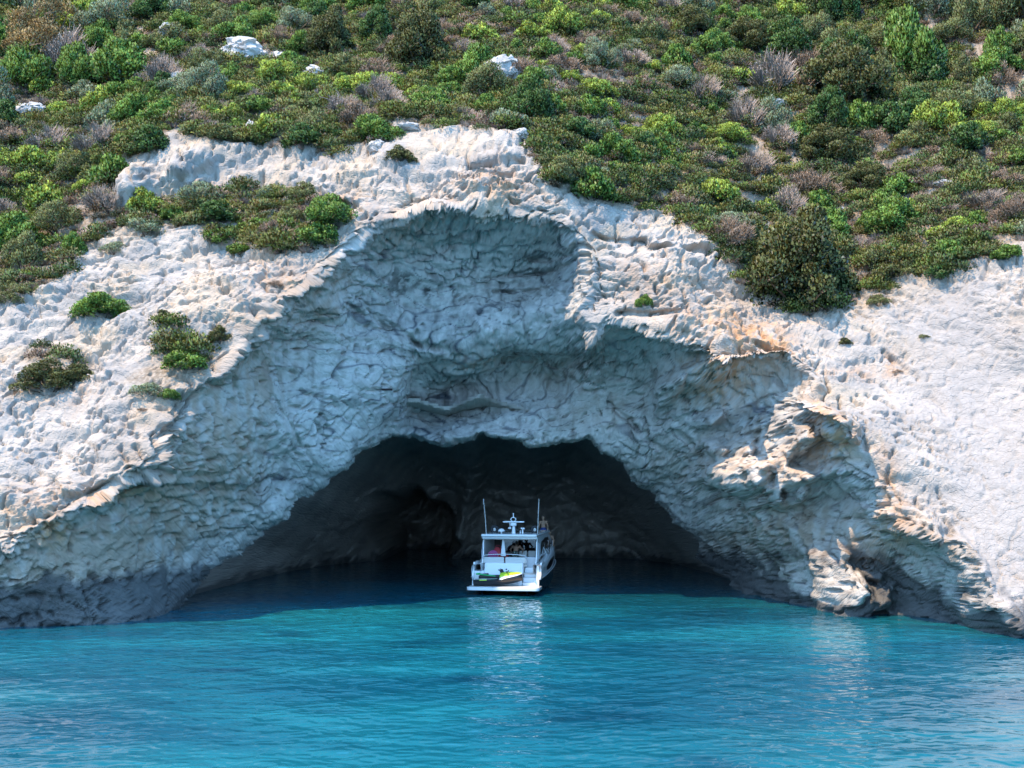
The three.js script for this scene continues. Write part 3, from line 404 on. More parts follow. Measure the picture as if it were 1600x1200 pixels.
function grow(kind, variant, fine = 1) {                 // fine: large plants carry more and smaller leaves
  const k = KIND[kind]; SEED = 777 + variant * 131 + kind.length * 17 + kind.charCodeAt(0) * 7;
  const f = new Soup(), s = new Soup(), lobes = [], thick = [0.13, 0.10, 0.075];
  for (let i = 0; i < k.lobes; i++) {
    const a = i * 2.399 + rr(-0.5, 0.5), q = Math.sqrt((i + 0.4) / k.lobes), rad = q * rr(0.6, 0.86), hgt = (1 - q * q * 0.85) * rr(0.55, 0.95);
    lobes.push([Math.cos(a) * rad, Math.max(0.16, hgt * k.tall), Math.sin(a) * rad, rr(0.2, 0.38) * (kind === 'juniper' || kind === 'conifer' ? 0.92 : 1), rr(0.82, 1.16)]);
  }
  const total = lobes.reduce((t, l) => t + l[3] * l[3], 0);
  for (const [cx, cy, cz, r, tone] of lobes) {
    const n = Math.round(k.leaves * (fine > 1 ? 2.3 : 1) * r * r / total);
    for (let i = 0; i < n; i++) {
      const b = ball(); if (b[1] < -0.55) b[1] *= -1;
      const bump = 1 + 0.28 * n3(b[0] * 2.3 + cx * 9, b[1] * 2.3, b[2] * 2.3 + cz * 9), q = r * bump * (rnd() < 0.75 ? rr(0.82, 1.08) : rr(0.35, 0.85)), x = cx + b[0] * q, y = cy + b[1] * q * 0.85, z = cz + b[2] * q;
      if (y < 0) continue;
      const o = [b[0] + rr(-0.7, 0.7), b[1] + rr(-0.5, 0.7) + k.up * 0.5, b[2] + rr(-0.7, 0.7)], l = Math.hypot(...o) || 1; o[0] /= l; o[1] /= l; o[2] /= l;
      const age = rnd() < 0.24 ? 1 : 0, base = age ? k.old : k.leaf, sz = k.size * rr(0.7, 1.5) / fine;
      f.leaf(x, y, z, o, sz, sz * k.wide, b, shade(base, tone * rr(0.72, 1.3), rr(-0.12, 0.12)));
    }
    // limb to this clump
    const col = shade(k.stick ?? thick, rr(0.8, 1.2)), mid = [cx * 0.4 + rr(-0.08, 0.08), cy * 0.45, cz * 0.4 + rr(-0.08, 0.08)], r0 = k.stick ? 0.022 : 0.03;
    s.stick([cx * 0.08, -0.12, cz * 0.08], mid, r0, r0 * 0.7, col); s.stick(mid, [cx, cy, cz], r0 * 0.7, r0 * 0.35, col);
    for (let i = 0; i < 4; i++) { const b = ball(); s.stick([cx, cy, cz], [cx + b[0] * r * 0.9, cy + Math.abs(b[1]) * r * 0.9, cz + b[2] * r * 0.9], r0 * 0.32, r0 * 0.15, col); }
  }
  for (let i = 0; i < (k.sticks ?? 0); i++) {      // dead twigs through the whole crown
    const l = lobes[Math.floor(rnd() * lobes.length)], b = ball(), q = l[3] * rr(0.1, 0.7), x = l[0] + b[0] * q, y = Math.max(0.02, l[1] + b[1] * q * 0.8), z = l[2] + b[2] * q, o = [x + rr(-0.5, 0.5), rr(0.15, 0.9), z + rr(-0.5, 0.5)], m = Math.hypot(...o), len = rr(0.12, 0.4);
    s.stick([x, y, z], [x + o[0] / m * len, y + o[1] / m * len, z + o[2] / m * len], 0.011, 0.005, shade(k.stick ?? [0.2, 0.17, 0.14], rr(0.65, 1.3), rr(-0.05, 0.08)));
  }
  return [f.geometry(), s.geometry()];
}
const GROWN = {};
for (const k of Object.keys(KIND)) GROWN[k] = [...[0, 1, 2].map((v) => grow(k, v)), grow(k, 3, 1.55)];
const surface = (x, y) => { let o = dAt(x, y); for (let n = 0; n < 60; n++) { let best = o, e = (GXP[o] - x) ** 2 + (GYP[o] - y) ** 2; for (const q of [o - 1, o + 1, o - COLS, o + COLS]) { if (q < 0 || q >= N) continue; const f = (GXP[q] - x) ** 2 + (GYP[q] - y) ** 2; if (f < e) { e = f; best = q; } } if (best === o) break; o = best; } return [pos[o * 3], pos[o * 3 + 1], pos[o * 3 + 2]]; };
const planted = [];
SEED = 4242;
function plant(kind, x, y, z, r, label, group, squash = 1) {
  const k = KIND[kind], t = thing(k.name, label, k.cat, [x, y, z], group), [f, s] = GROWN[kind][r > 1.45 ? 3 : planted.length % 3];
  part('foliage', f, leafMaterial, t); part(k.stick ? 'twigs' : 'stems', s, twigMaterial, t);
  t.scale.set(r * rr(0.92, 1.1), r * squash * rr(0.9, 1.1), r * rr(0.92, 1.1)); t.rotation.y = rr(0, 6.28);
  planted.push([x, y, z, r]); return t;
}
// bushes one can point at: bearing of the middle, half width, kind, squash, label
const BUSHES = [
  [60, 66, 56, 'conifer', 1.2, 'tall tan brown conifer in the top left corner'], [165, 30, 48, 'sage', 1.2, 'blue green feathery tree at the top, right of the tan conifer'], [180, 98, 55, 'lentisk', 1.25, 'large bright green bush below the blue green tree, top left'],
  [14, 25, 26, 'lentisk', 1, 'bright green shrub at the very top left edge'], [105, 22, 20, 'spurge', 1, 'lime shrub between the tan conifer and the blue green tree'], [222, 60, 27, 'lentisk', 1.1, 'bright green shrub left of the topmost white boulder'], [292, 28, 36, 'lentisk', 0.9, 'bright green shrub above right of the topmost white boulder'],
  [240, 18, 32, 'holm', 1.1, 'dark green shrub at the top edge above the white boulder'], [360, 25, 40, 'olive', 0.9, 'olive shrub at the top edge above the long white outcrop'], [70, 145, 32, 'bare', 0.9, 'tangle of bare grey branches below the tan conifer'], [135, 140, 28, 'sage', 1.2, 'grey green shrub right of the bare tangle on the left'],
  [205, 130, 30, 'lentisk', 1, 'bright green shrub in the gap left of the small white rock'], [330, 165, 26, 'spurge', 0.9, 'vivid lime shrub above the left end of the rock band'], [370, 118, 44, 'spurge', 0.7, 'broad lime shrub below the long white outcrop'], [235, 218, 27, 'holm', 1.1, 'dense dark green dome at the left end of the rock band'],
  [170, 200, 25, 'sage', 1.2, 'grey green upright shrub left of the dark green dome'], [355, 205, 30, 'olive', 0.8, 'olive shrub hanging over the rock band on the left'], [437, 55, 30, 'dry', 1, 'brown shrub right above the long white outcrop'], [478, 22, 22, 'lentisk', 1, 'bright green shrub at the top edge above the left juniper'],
  [515, 66, 36, 'juniper', 1.4, 'round olive brown juniper right of the long white outcrop'], [650, 74, 46, 'juniper', 1.4, 'large juniper in the middle of the upper slope, left of the white boulder'], [588, 140, 36, 'bare', 1.3, 'bare grey small tree above the rock band'], [520, 132, 17, 'sage', 1, 'small grey green shrub left of the bare grey tree'],
  [466, 160, 27, 'olive', 1.1, 'upright olive shrub left of the fallen grey branches'], [668, 155, 42, 'lentisk', 0.9, 'bright green bush right of the bare grey tree'], [480, 208, 32, 'holm', 0.8, 'dark green shrub sitting on the left part of the rock band'], [730, 150, 20, 'dry', 1, 'round brown shrub left below the white boulder on the slope'],
  [752, 50, 28, 'spurge', 1.2, 'lime shrub at the top, above the white boulder'], [628, 245, 21, 'juniper', 0.9, 'small dark bush growing on the middle of the rock band'], [28, 372, 46, 'lentisk', 1.35, 'big bright green bush on the left edge of the picture'], [50, 455, 27, 'olive', 0.7, 'olive shrub under the big green bush on the left edge'],
  [160, 460, 50, 'lentisk', 0.75, 'wide low green shrub alone on the white left slope'], [70, 565, 50, 'juniper', 0.7, 'dark brownish shrub spreading on the lower left slope'], [120, 575, 26, 'juniper', 0.8, 'dark shrub at the right end of the spreading brownish shrub'], [292, 550, 38, 'lentisk', 0.85, 'bright green shrub near the shaded edge of the left slope'],
  [345, 522, 17, 'juniper', 1, 'small olive brown shrub at the very edge of the left slope'], [262, 508, 14, 'juniper', 1, 'little dark shrub up left of the bright green edge shrub'], [230, 602, 30, 'sage', 0.6, 'low grey green shrub lowest on the white left slope'], [262, 612, 18, 'lentisk', 0.8, 'small green shrub beside the lowest grey green shrub'],
  [232, 348, 33, 'sage', 0.8, 'grey green shrub at the left of the ledge under the rock band'], [180, 380, 22, 'sage', 0.8, 'small grey green shrub below the left end of the ledge'], [300, 335, 26, 'olive', 0.8, 'olive shrub second from the left on the ledge'], [345, 325, 32, 'holm', 0.8, 'dark green shrub in the middle of the ledge'],
  [372, 364, 24, 'lentisk', 0.7, 'bright green shrub low on the ledge'], [405, 330, 28, 'lentisk', 0.8, 'green shrub right of the middle of the ledge'], [492, 352, 36, 'lentisk', 0.9, 'green bush at the right end of the ledge, beside the arch'], [455, 325, 26, 'olive', 0.9, 'olive shrub above the bush beside the arch'], [425, 290, 24, 'sage', 0.8, 'grey green shrub hanging below the rock band'],
  [1258, 425, 72, 'juniper', 1.45, 'huge dark juniper on the rim of the right cliff'], [1318, 128, 60, 'juniper', 1.15, 'large rounded olive juniper high on the right slope'], [1298, 225, 44, 'juniper', 1, 'dark juniper below the large rounded one'], [1355, 272, 34, 'juniper', 1.05, 'juniper in the middle of the right slope, above the vivid green bush'], [1400, 328, 46, 'lentisk', 1.1, 'vivid green bush right above the huge dark juniper'],
  [1235, 65, 48, 'holm', 1.1, 'dark green tree at the top, left above the rounded juniper'], [1130, 195, 34, 'spurge', 1, 'lime shrub with an olive front in the middle right slope'], [1105, 248, 27, 'bare', 0.9, 'round grey shrub below the lime shrub with an olive front'], [1020, 95, 21, 'spurge', 1.1, 'small vivid lime shrub high above the arch'], [985, 60, 30, 'sage', 1, 'grey green shrub up left of the small vivid lime shrub'],
  [850, 90, 21, 'spurge', 0.8, 'lime shrub right of the white boulder'], [890, 115, 23, 'spurge', 0.8, 'lime shrub second to the right of the white boulder'], [990, 190, 34, 'spurge', 0.7, 'broad lime shrub in the middle of the slope above the arch'], [1075, 158, 24, 'dry', 1, 'pale brown dome left of the lime shrub with an olive front'],
  [1028, 132, 20, 'dry', 1.1, 'brown leaning shrub below the small vivid lime shrub'], [955, 126, 19, 'dry', 1, 'round brown shrub left of the brown leaning shrub'], [1160, 120, 26, 'spurge', 1.1, 'lime shrub left of the rounded olive juniper'], [1172, 50, 38, 'juniper', 1.1, 'dark juniper at the top, left of the dark green tree'], [1080, 28, 34, 'juniper', 1, 'olive brown juniper at the top edge above the middle right slope'],
  [900, 195, 28, 'holm', 0.9, 'dark green shrub left of the broad lime shrub'], [1040, 250, 22, 'lentisk', 0.8, 'green shrub left of the round grey shrub'], [960, 255, 28, 'lentisk', 0.8, 'green shrub above the right shoulder of the arch'], [868, 222, 22, 'holm', 0.8, 'dark green shrub right of the end of the rock band'], [1140, 338, 38, 'sage', 0.8, 'grey green bush left of the huge dark juniper'],
  [1428, 165, 38, 'holm', 1.1, 'dark green tree right of the rounded olive juniper'], [1505, 150, 50, 'olive', 1, 'big mixed green tree in the upper right'], [1560, 90, 48, 'lentisk', 1, 'big green tree near the top right corner'], [1400, 45, 46, 'olive', 1, 'olive tree at the top above the rounded juniper'], [1485, 45, 42, 'olive', 1, 'olive tree at the top edge, second from the right'],
  [1568, 205, 30, 'lentisk', 0.9, 'bright green shrub at the right edge below the big trees'], [1518, 222, 32, 'holm', 1, 'dark green shrub left of the bright shrub at the right edge'], [1470, 418, 22, 'holm', 0.9, 'dark green shrub on the rim of the smooth right rock face'], [1400, 405, 38, 'olive', 0.8, 'olive shrub right of the huge dark juniper'], [1572, 392, 28, 'lentisk', 0.8, 'green shrub at the right edge on top of the rock face'],
  [1375, 465, 18, 'olive', 0.8, 'small green shrub in the rocks below right of the huge juniper'], [1440, 248, 36, 'bare', 0.6, 'bare grey brush along the pale track on the right slope'], [1545, 290, 46, 'bare', 0.6, 'wide bare grey brush at the right edge'], [1482, 310, 32, 'bare', 0.7, 'bare grey brush left of the wide one at the right edge'], [1006, 470, 11, 'lentisk', 1.6, 'small green plant alone on the pale rock panel right of the arch'],
  [1322, 527, 10, 'juniper', 0.8, 'tiny dark tuft alone on the right cliff'], [830, 240, 12, 'dry', 0.8, 'small dry tuft on the rock above the arch crown'], [1172, 405, 12, 'olive', 0.8, 'little olive tuft left under the huge juniper'], [20, 470, 22, 'olive', 0.8, 'olive shrub at the left edge above the white slope'], [430, 440, 14, 'dry', 0.8, 'dry tuft on the ledge left of the arch'], [155, 480, 10, 'dry', 0.8, 'dry tuft under the wide low green shrub'],
  [225, 640, 9, 'dry', 0.7, 'dry yellowish tuft low on the left slope'], [1405, 565, 8, 'dry', 0.7, 'dry tuft in the rusty cleft of the right cliff'], [1445, 520, 9, 'olive', 0.6, 'green tuft in the crack beside the smooth right face'],
];
for (const [px, py, rp, kind, squash, label] of BUSHES) {
  const h = sight(px, py + rp * 0.62), r = rp * h[2] / FOCAL, s = surface(h[0], h[1]);
  plant(kind, s[0], s[1] - 0.05 - 0.1 * r, s[2] - 0.2 * r, r * 1.22, label, undefined, squash);
}
// the rest of the cover: every bush is placed for itself and told apart by what it stands beside
const MARKS = [['the tan conifer', 60, 60], ['the long white outcrop', 400, 90], ['the topmost white boulder', 268, 60], ['the dark green dome', 235, 218], ['the round juniper', 515, 62], ['the large middle juniper', 650, 70], ['the bare grey tree', 588, 140], ['the white slope boulder', 785, 105], ['the big left edge bush', 28, 370], ['the broad lime shrub', 990, 190], ['the pale brown dome', 1075, 158], ['the small vivid lime shrub', 1020, 95], ['the rounded olive juniper', 1318, 125], ['the huge dark juniper', 1258, 415], ['the vivid green bush', 1400, 325], ['the top dark juniper', 1172, 50], ['the dark green tree', 1235, 65], ['the big mixed tree', 1505, 150], ['the wide grey brush', 1545, 290], ['the arch crown', 800, 300], ['the rock band', 450, 230], ['the spiky palm', 1212, 172], ['the round grey shrub', 1105, 248], ['the left rocky patch', 48, 250]];
const ahead = (x, y, z) => { const d = -z, cy = (y - EYE) / d, q = (cy - Math.tan(PITCH)) / (1 + cy * Math.tan(PITCH)); return [800 + x / (d * CP + (y - EYE) * SP) * FOCAL, 600 - q * FOCAL]; };
const taken = new Set();
function relative(kind, r, x, y, z) {
  const [px, py] = ahead(x, y + r * 0.5, z), size = r < 0.9 ? 'little' : r < 1.15 ? 'small' : r < 1.5 ? 'medium' : 'large';
  const near = MARKS.map(([n, mx, my]) => [n, px - mx, py - my, Math.hypot(px - mx, py - my)]).sort((a, b) => a[3] - b[3]);
  const dir = (dx, dy) => { const a = Math.atan2(-dy, dx) * 180 / Math.PI; const names = ['right of', 'up right of', 'above', 'up left of', 'left of', 'down left of', 'below', 'down right of']; return names[Math.round((a + 360) / 45) % 8]; };
  const far = (q) => (q < 60 ? 'just ' : q < 130 ? '' : 'well ');
  for (let n = 0; n < 6; n++) { const [m, dx, dy, q] = near[n], l = `${size} ${KIND[kind].say} shrub ${far(q)}${dir(dx, dy)} ${m}`; if (!taken.has(l)) { taken.add(l); return l; } }
  for (let n = 0; n < 5; n++) { const [m, dx, dy] = near[n], [m2, ex, ey] = near[n + 1], l = `${size} ${KIND[kind].say} shrub ${dir(dx, dy)} ${m}, ${dir(ex, ey)} ${m2}`; if (!taken.has(l)) { taken.add(l); return l; } }
  return `${size} ${KIND[kind].say} shrub among others near ${near[0][0]}`;
}
SEED = 99;
let filled = 0;
for (let tries = 0; tries < 26000 && filled < 470; tries++) {
  const x = rr(-42, 42), y = rr(13, 47), o = dAt(x, y); if (VEG[o] < 0.75) continue;
  const s = surface(x, y), [px, py] = ahead(...s); if (px < -70 || px > 1670 || py < -60) continue;
  const wood = smooth(12, 24, x) * smooth(25, 31, y) + smooth(-20, -30, x) * smooth(27, 32, y), r = Math.pow(rnd(), 1.2) * (1.15 + 1.2 * wood) + 0.75;
  if (planted.some(([a, b, c, q]) => (a - s[0]) ** 2 + (b - s[1]) ** 2 + (c - s[2]) ** 2 < ((r + q) * 0.52) ** 2)) continue;
  const n = n3(x * 0.12, y * 0.16, 7) + rr(-0.35, 0.35), dryBelt = smooth(0.0, 0.35, n3(x * 0.1 + 40, y * 0.14, 17)), lush = smooth(14, 26, x) * smooth(26, 31, y), u = rnd();
  let kind;
  if (lush > 0.5) kind = u < 0.3 ? 'olive' : u < 0.55 ? 'lentisk' : u < 0.72 ? 'holm' : u < 0.84 ? 'sage' : u < 0.92 ? 'juniper' : 'dry';
  else if (u < 0.11 + 0.22 * dryBelt) kind = 'dry'; else if (u < 0.19 + 0.36 * dryBelt) kind = 'bare';
  else kind = n > 0.3 ? 'spurge' : n > 0.02 ? 'lentisk' : n > -0.18 ? 'olive' : n > -0.32 ? 'sage' : n > -0.42 ? 'holm' : 'lentisk';
  plant(kind, s[0], s[1] - 0.12 * r, s[2] - 0.1 * r, r, relative(kind, r, ...s), 'shrubs covering the slope above the cave', rr(1.0, 1.5) * (1 + 0.45 * wood)); filled++;
}
// low cover between the bushes, past counting
{ const makers = [['undergrowth', 'lentisk', 'low green and olive undergrowth between the shrubs', leafMaterial, 0, 8500], ['dry_undergrowth', 'dry', 'dry brown heath between the shrubs', leafMaterial, 0, 2600], ['dead_twigs', 'bare', 'grey dead twigs scattered through the undergrowth', twigMaterial, 1, 1900]];
  for (const [name, kind, label, material, which, count] of makers) {
    SEED = 31 + count; const g = new Soup(), k = KIND[kind];
    if (!which) for (let i = 0; i < 700; i++) { const b = ball(); b[1] = Math.abs(b[1]); const q = rr(0.45, 1.05), o = [b[0] + rr(-0.8, 0.8), b[1] + 0.3 + rr(-0.5, 0.6), b[2] + rr(-0.8, 0.8)], l = Math.hypot(...o); g.leaf(b[0] * q, b[1] * q * 0.7, b[2] * q, o.map((v) => v / l), 0.15 * rr(0.6, 1.3), 0.045, b, [rr(0.75, 1.25), rr(0.8, 1.2), rr(0.75, 1.25)]); }
    else for (let i = 0; i < 130; i++) { const b = ball(); b[1] = Math.abs(b[1]); g.stick([b[0] * 0.35, 0, b[2] * 0.35], [b[0] * rr(0.5, 1.1), b[1] * rr(0.4, 0.9) + 0.1, b[2] * rr(0.5, 1.1)], 0.028, 0.012, [rr(0.8, 1.2), rr(0.8, 1.15), rr(0.8, 1.15)]); }
    const mesh = new THREE.InstancedMesh(g.geometry(), material, count), q = new THREE.Object3D(), c = new THREE.Color(); let n = 0;
    for (let t = 0; t < 60000 && n < count; t++) {
      const x = rr(-45, 45), y = rr(12, 49), o = dAt(x, y), belt = n3(x * 0.15, y * 0.2, which ? 3 : 5 + count * 0.001);
      if (VEG[o] < 0.3 || rnd() > VEG[o] || belt + rr(-0.5, 0.5) < -0.2) continue;
      const s = surface(x, y); q.position.set(s[0], s[1] - 0.05, s[2]); q.rotation.set(rr(-0.3, 0.1), rr(0, 6.28), rr(-0.2, 0.2)); const sc = kind === 'lentisk' ? rr(0.4, 1.0) : rr(0.3, 0.7); q.scale.set(sc, sc * rr(0.7, 1.3), sc); q.updateMatrix(); mesh.setMatrixAt(n, q.matrix);
      const mixIn = kind === 'lentisk' ? [[0.13, 0.185, 0.045], [0.165, 0.185, 0.07], [0.095, 0.14, 0.05], [0.19, 0.21, 0.06]][Math.floor(rnd() * 4)] : kind === 'dry' ? [[0.21, 0.165, 0.125], [0.26, 0.21, 0.16], [0.17, 0.145, 0.095]][Math.floor(rnd() * 3)] : [0.24, 0.21, 0.185];
      mesh.setColorAt(n, c.setRGB(...shade(mixIn, rr(0.9, 1.5)))); n++;
    }
    mesh.count = n; mesh.name = name; mesh.castShadow = mesh.receiveShadow = true; mesh.userData = { kind: 'stuff', label, category: 'undergrowth' }; scene.add(mesh);
  } }

// ------------------------------------------------------------------ the motor yacht moored in the cave mouth
const YAW = -10 * Math.PI / 180, STERN = [-0.53, 0, -66.3];
const aboard = (x, y, s) => { const v = new THREE.Vector3(x * 1.04, y * 0.96, -s).applyAxisAngle(new THREE.Vector3(0, 1, 0), YAW); return [STERN[0] + v.x, STERN[1] + v.y, STERN[2] + v.z]; };   // starboard, up, forward of the platform's edge
const gel = new THREE.MeshPhysicalMaterial({ color: new THREE.Color().setRGB(0.78, 0.79, 0.8), roughness: 0.22, clearcoat: 0.6, clearcoatRoughness: 0.08 });
const gelGrey = std([0.5, 0.51, 0.53], 0.4), teak = std([0.52, 0.5, 0.46], 0.7), navy = new THREE.MeshPhysicalMaterial({ color: new THREE.Color().setRGB(0.012, 0.014, 0.02), roughness: 0.18, clearcoat: 0.5 });
const tinted = new THREE.MeshPhysicalMaterial({ color: new THREE.Color().setRGB(0.006, 0.007, 0.009), roughness: 0.05, clearcoat: 1 });
const steel = std([0.6, 0.6, 0.62], 0.22, { metalness: 1 }), rubber = std([0.02, 0.02, 0.022], 0.6), vinyl = std([0.62, 0.61, 0.58], 0.55), darkTrim = std([0.03, 0.031, 0.035], 0.5), cabinDark = std([0.05, 0.04, 0.035], 0.6);
const rbox = (w, h, d, r, x, y, z, rx = 0, ry = 0, rz = 0) => { const g = new RoundedBoxGeometry(w, h, d, 2, Math.min(r, w / 2.1, h / 2.1, d / 2.1)); g.rotateX(rx); g.rotateY(ry); g.rotateZ(rz); g.translate(x, y, z); return g; };
const tube = (pts, r, seg = 24, closed = false) => new THREE.TubeGeometry(new THREE.CatmullRomCurve3(pts.map((p) => new THREE.Vector3(...p)), closed, 'centripetal'), seg, r, 6, closed);
const join = (l) => { const g = mergeGeometries(l.map((q) => { const n = q.index ? q.toNonIndexed() : q; for (const k of Object.keys(n.attributes)) if (!['position', 'normal'].includes(k)) n.deleteAttribute(k); return n; })); return g; };
// a plate with a given side outline [forward, up], of the given thickness, standing at x
function sidePlate(outline, x, thick, bevel = 0.02) {
  const s = new THREE.Shape(outline.map(([f, u]) => new THREE.Vector2(f, u))), g = new THREE.ExtrudeGeometry(s, { depth: thick - 2 * bevel, bevelEnabled: true, bevelThickness: bevel, bevelSize: bevel, bevelSegments: 2, curveSegments: 10 });
  g.translate(0, 0, bevel - thick / 2); g.rotateY(Math.PI / 2); g.translate(x, 0, 0); return g;   // x' = z, z' = -x
}
function strip(rows) {                     // skin through rows of points
  const p = [], ix = [], w = rows[0].length; rows.forEach((r) => r.forEach((q) => p.push(...q)));
  for (let j = 0; j < rows.length - 1; j++) for (let i = 0; i < w - 1; i++) { const a = j * w + i; ix.push(a, a + 1, a + w + 1, a, a + w + 1, a + w); }
  return geo(p, ix);
}
const boat = thing('motor_yacht', 'white motor yacht with hardtop moored in the mouth of the sea cave', 'yacht', STERN); boat.rotation.y = YAW; boat.scale.set(1.04, 0.96, 1);
{ const L = 12.6, beam = (s) => 1.86 * Math.pow(Math.max(0, 1 - Math.pow(Math.max(0, (s - 4.5) / (L - 4.5)), 2.4)), 0.75), sheer = (s) => 1.62 + 0.75 * smooth(1, 9, s) + 0.12 * smooth(9, 12.6, s);
  const st = []; for (let s = 1.25; s <= L + 1e-6; s += (L - 1.25) / 40) st.push(s);
  const side = (k) => { const low = [], up = []; for (const s of st) { const b = beam(s), h = sheer(s), t = smooth(7, L, s), knuckle = 0.95 + 0.55 * smooth(1.2, 10, s);
      low.push([[0, -0.6 + 0.5 * t, -s], [k * b * 0.55, -0.35 + 0.6 * t, -s], [k * b * (0.86 - 0.25 * t), 0.1 + 0.45 * t, -s], [k * b * (0.95 - 0.12 * t), 0.55 + 0.4 * t, -s], [k * b * (0.985 - 0.05 * t), knuckle - 0.02, -s]]);
      up.push([[k * b * (0.985 - 0.05 * t) + k * 0.02, knuckle, -s], [k * b * 0.995 + k * 0.03, knuckle + (h - knuckle) * 0.33, -s], [k * b + k * 0.03, knuckle + (h - knuckle) * 0.7, -s], [k * b * 0.99, h, -s], [k * b * 0.95, h + 0.04, -s], [k * b * 0.86, h + 0.03, -s]]); }
    return [strip(k > 0 ? low : low.map((r) => [...r].reverse())), strip(k > 0 ? up : up.map((r) => [...r].reverse()))]; };
  const [lr, ur] = side(1), [ll, ul] = side(-1);
  part('hull_bottom', join([lr, ll]), navy, boat);
  const right = part('topsides', ur, gel, boat); part('topsides', ul, gel, boat);
  // long dark hull window and louvre on the quarter
  const hw = []; for (let q = 0; q <= 10; q++) { const s = 3.0 + q * 0.32, b = beam(s) + 0.055, w = 0.28 * Math.sin(Math.PI * (0.12 + 0.8 * q / 10)); hw.push([[b, 1.38 - w + 0.05 * q, -s], [b + 0.012, 1.38 + 0.05 * q, -s], [b, 1.38 + w * 0.6 + 0.05 * q, -s]]); }
  part('hull_window', strip(hw), tinted, right);
  const em = []; for (const [y, z, w] of [[1.50, 0, 0.34], [1.43, 0.05, 0.26], [1.36, -0.03, 0.2]]) em.push(rbox(0.012, 0.03, w, 0.005, 1.925, y, -1.9 - z - w / 2)); part('emblem', join(em), darkTrim, right);
  for (const k of [-1, 1]) { const pts = st.filter((_, i) => i % 4 === 0).map((s) => [k * (beam(s) + 0.05), 0.95 + 0.55 * smooth(1.2, 10, s), -s]); part('rub_rail', tube(pts, 0.035, 40), gelGrey, boat); }
  // decks
  const deck = []; for (const s of st.filter((q) => q > 4.6)) deck.push([[-beam(s) * 0.87, sheer(s) + 0.02, -s], [0, sheer(s) + 0.09, -s], [beam(s) * 0.87, sheer(s) + 0.02, -s]]); part('foredeck', strip(deck), gel, boat);
  part('cockpit_sole', rbox(3.3, 0.08, 3.4, 0.02, 0, 1.12, -3.6), teak, boat);
  for (const k of [-1, 1]) { const c = []; for (let s = 1.4; s <= 5; s += 0.3) c.push([[k * beam(s) * 0.86, sheer(s) + 0.03, -s], [k * 1.42, sheer(s) + 0.05, -s], [k * 1.40, 1.12, -s]]); part('side_deck', strip(k > 0 ? c : c.map((r) => [...r].reverse())), gel, boat); }
  // swim platform
  const sp = new THREE.Shape(); sp.moveTo(-1.86, -1.35); sp.lineTo(-1.9, -0.25); sp.quadraticCurveTo(-1.88, -0.05, -1.65, -0.02); sp.quadraticCurveTo(0, 0.07, 1.65, -0.02); sp.quadraticCurveTo(1.88, -0.05, 1.9, -0.25); sp.lineTo(1.86, -1.35); sp.closePath();
  const pg = new THREE.ExtrudeGeometry(sp, { depth: 0.13, bevelEnabled: true, bevelThickness: 0.03, bevelSize: 0.03, bevelSegments: 3, curveSegments: 14 }); pg.rotateX(Math.PI / 2); pg.translate(0, 0.45, 0);
  const plat = part('swim_platform', pg, gel, boat);
  const pt = new THREE.ExtrudeGeometry(sp, { depth: 0.012, bevelEnabled: false, curveSegments: 14 }); pt.rotateX(Math.PI / 2); pt.scale(0.95, 1, 0.93); pt.translate(0, 0.498, -0.05); part('platform_deck', pt, vinyl, plat);
  for (const k of [-1, 1]) part('platform_strut', tube([[k * 1.2, 0.32, -0.35], [k * 1.2, 0.08, -0.8], [k * 1.2, -0.15, -1.35]], 0.045, 10), steel, plat);
  // transom: sloping garage door between a port step box and the starboard stair
  part('transom', join([sidePlate([[1.28, 0.3], [1.5, 1.25], [1.9, 1.3], [1.9, 0.2]], -1.56, 0.62), sidePlate([[1.3, 0.3], [1.75, 1.7], [2.4, 1.7], [2.4, 0.2]], -0.22, 2.06), sidePlate([[1.35, 0.5], [1.5, 1.62], [2.6, 1.7], [2.6, 0.5]], 1.66, 0.16)]), gel, boat);
  const door = part('garage_door', sidePlate([[1.27, 0.55], [1.66, 1.62], [1.70, 1.62], [1.31, 0.5]], -0.22, 1.86, 0.012), gel, boat);
  part('latch', new THREE.SphereGeometry(0.045, 12, 8).translate(-0.05, 1.38, -1.55), darkTrim, door); part('crease', rbox(1.7, 0.02, 0.02, 0.006, -0.22, 0.92, -1.395), gelGrey, door);
  part('locker_hatch', rbox(0.46, 0.34, 0.03, 0.02, -1.56, 1.0, -1.42, -0.2), vinyl, boat);
  for (let i = 0; i < 4; i++) { const stp = part('step', rbox(0.74, 0.27, 0.36, 0.03, 1.22, 0.52 + i * 0.26, -1.5 - i * 0.3), gel, boat); part('tread', rbox(0.62, 0.012, 0.24, 0.004, 1.22, 0.662 + i * 0.26, -1.48 - i * 0.3), i % 2 ? teak : gelGrey, stp); }
  part('bar_unit', join([rbox(0.72, 0.62, 0.55, 0.04, 1.12, 1.72, -2.75)]), gelGrey, boat);
  part('wing', sidePlate([[1.3, 0.86], [1.28, 1.0], [1.7, 1.75], [2.6, 1.78], [2.6, 0.9]], 1.80, 0.1), gel, boat); part('wing', sidePlate([[1.3, 0.86], [1.28, 1.0], [1.7, 1.75], [2.6, 1.78], [2.6, 0.9]], -1.82, 0.1), gel, boat);
  // aft seats
  for (const x of [-0.86, 0.36]) { part('seat_back', rbox(1.16, 0.36, 0.2, 0.07, x, 1.86, -2.2, 0.14), vinyl, boat); part('seat_cushion', rbox(1.16, 0.16, 0.6, 0.05, x, 1.55, -2.6), vinyl, boat); }
  part('seat_rail', join([tube([[-1.42, 2.0, -2.02], [-1.4, 2.11, -2.05], [0.9, 2.11, -2.05], [0.93, 2.0, -2.02]], 0.022, 30)]), steel, boat);
  part('dinette', rbox(0.7, 0.4, 2.0, 0.08, -1.02, 1.4, -4.0), vinyl, boat);
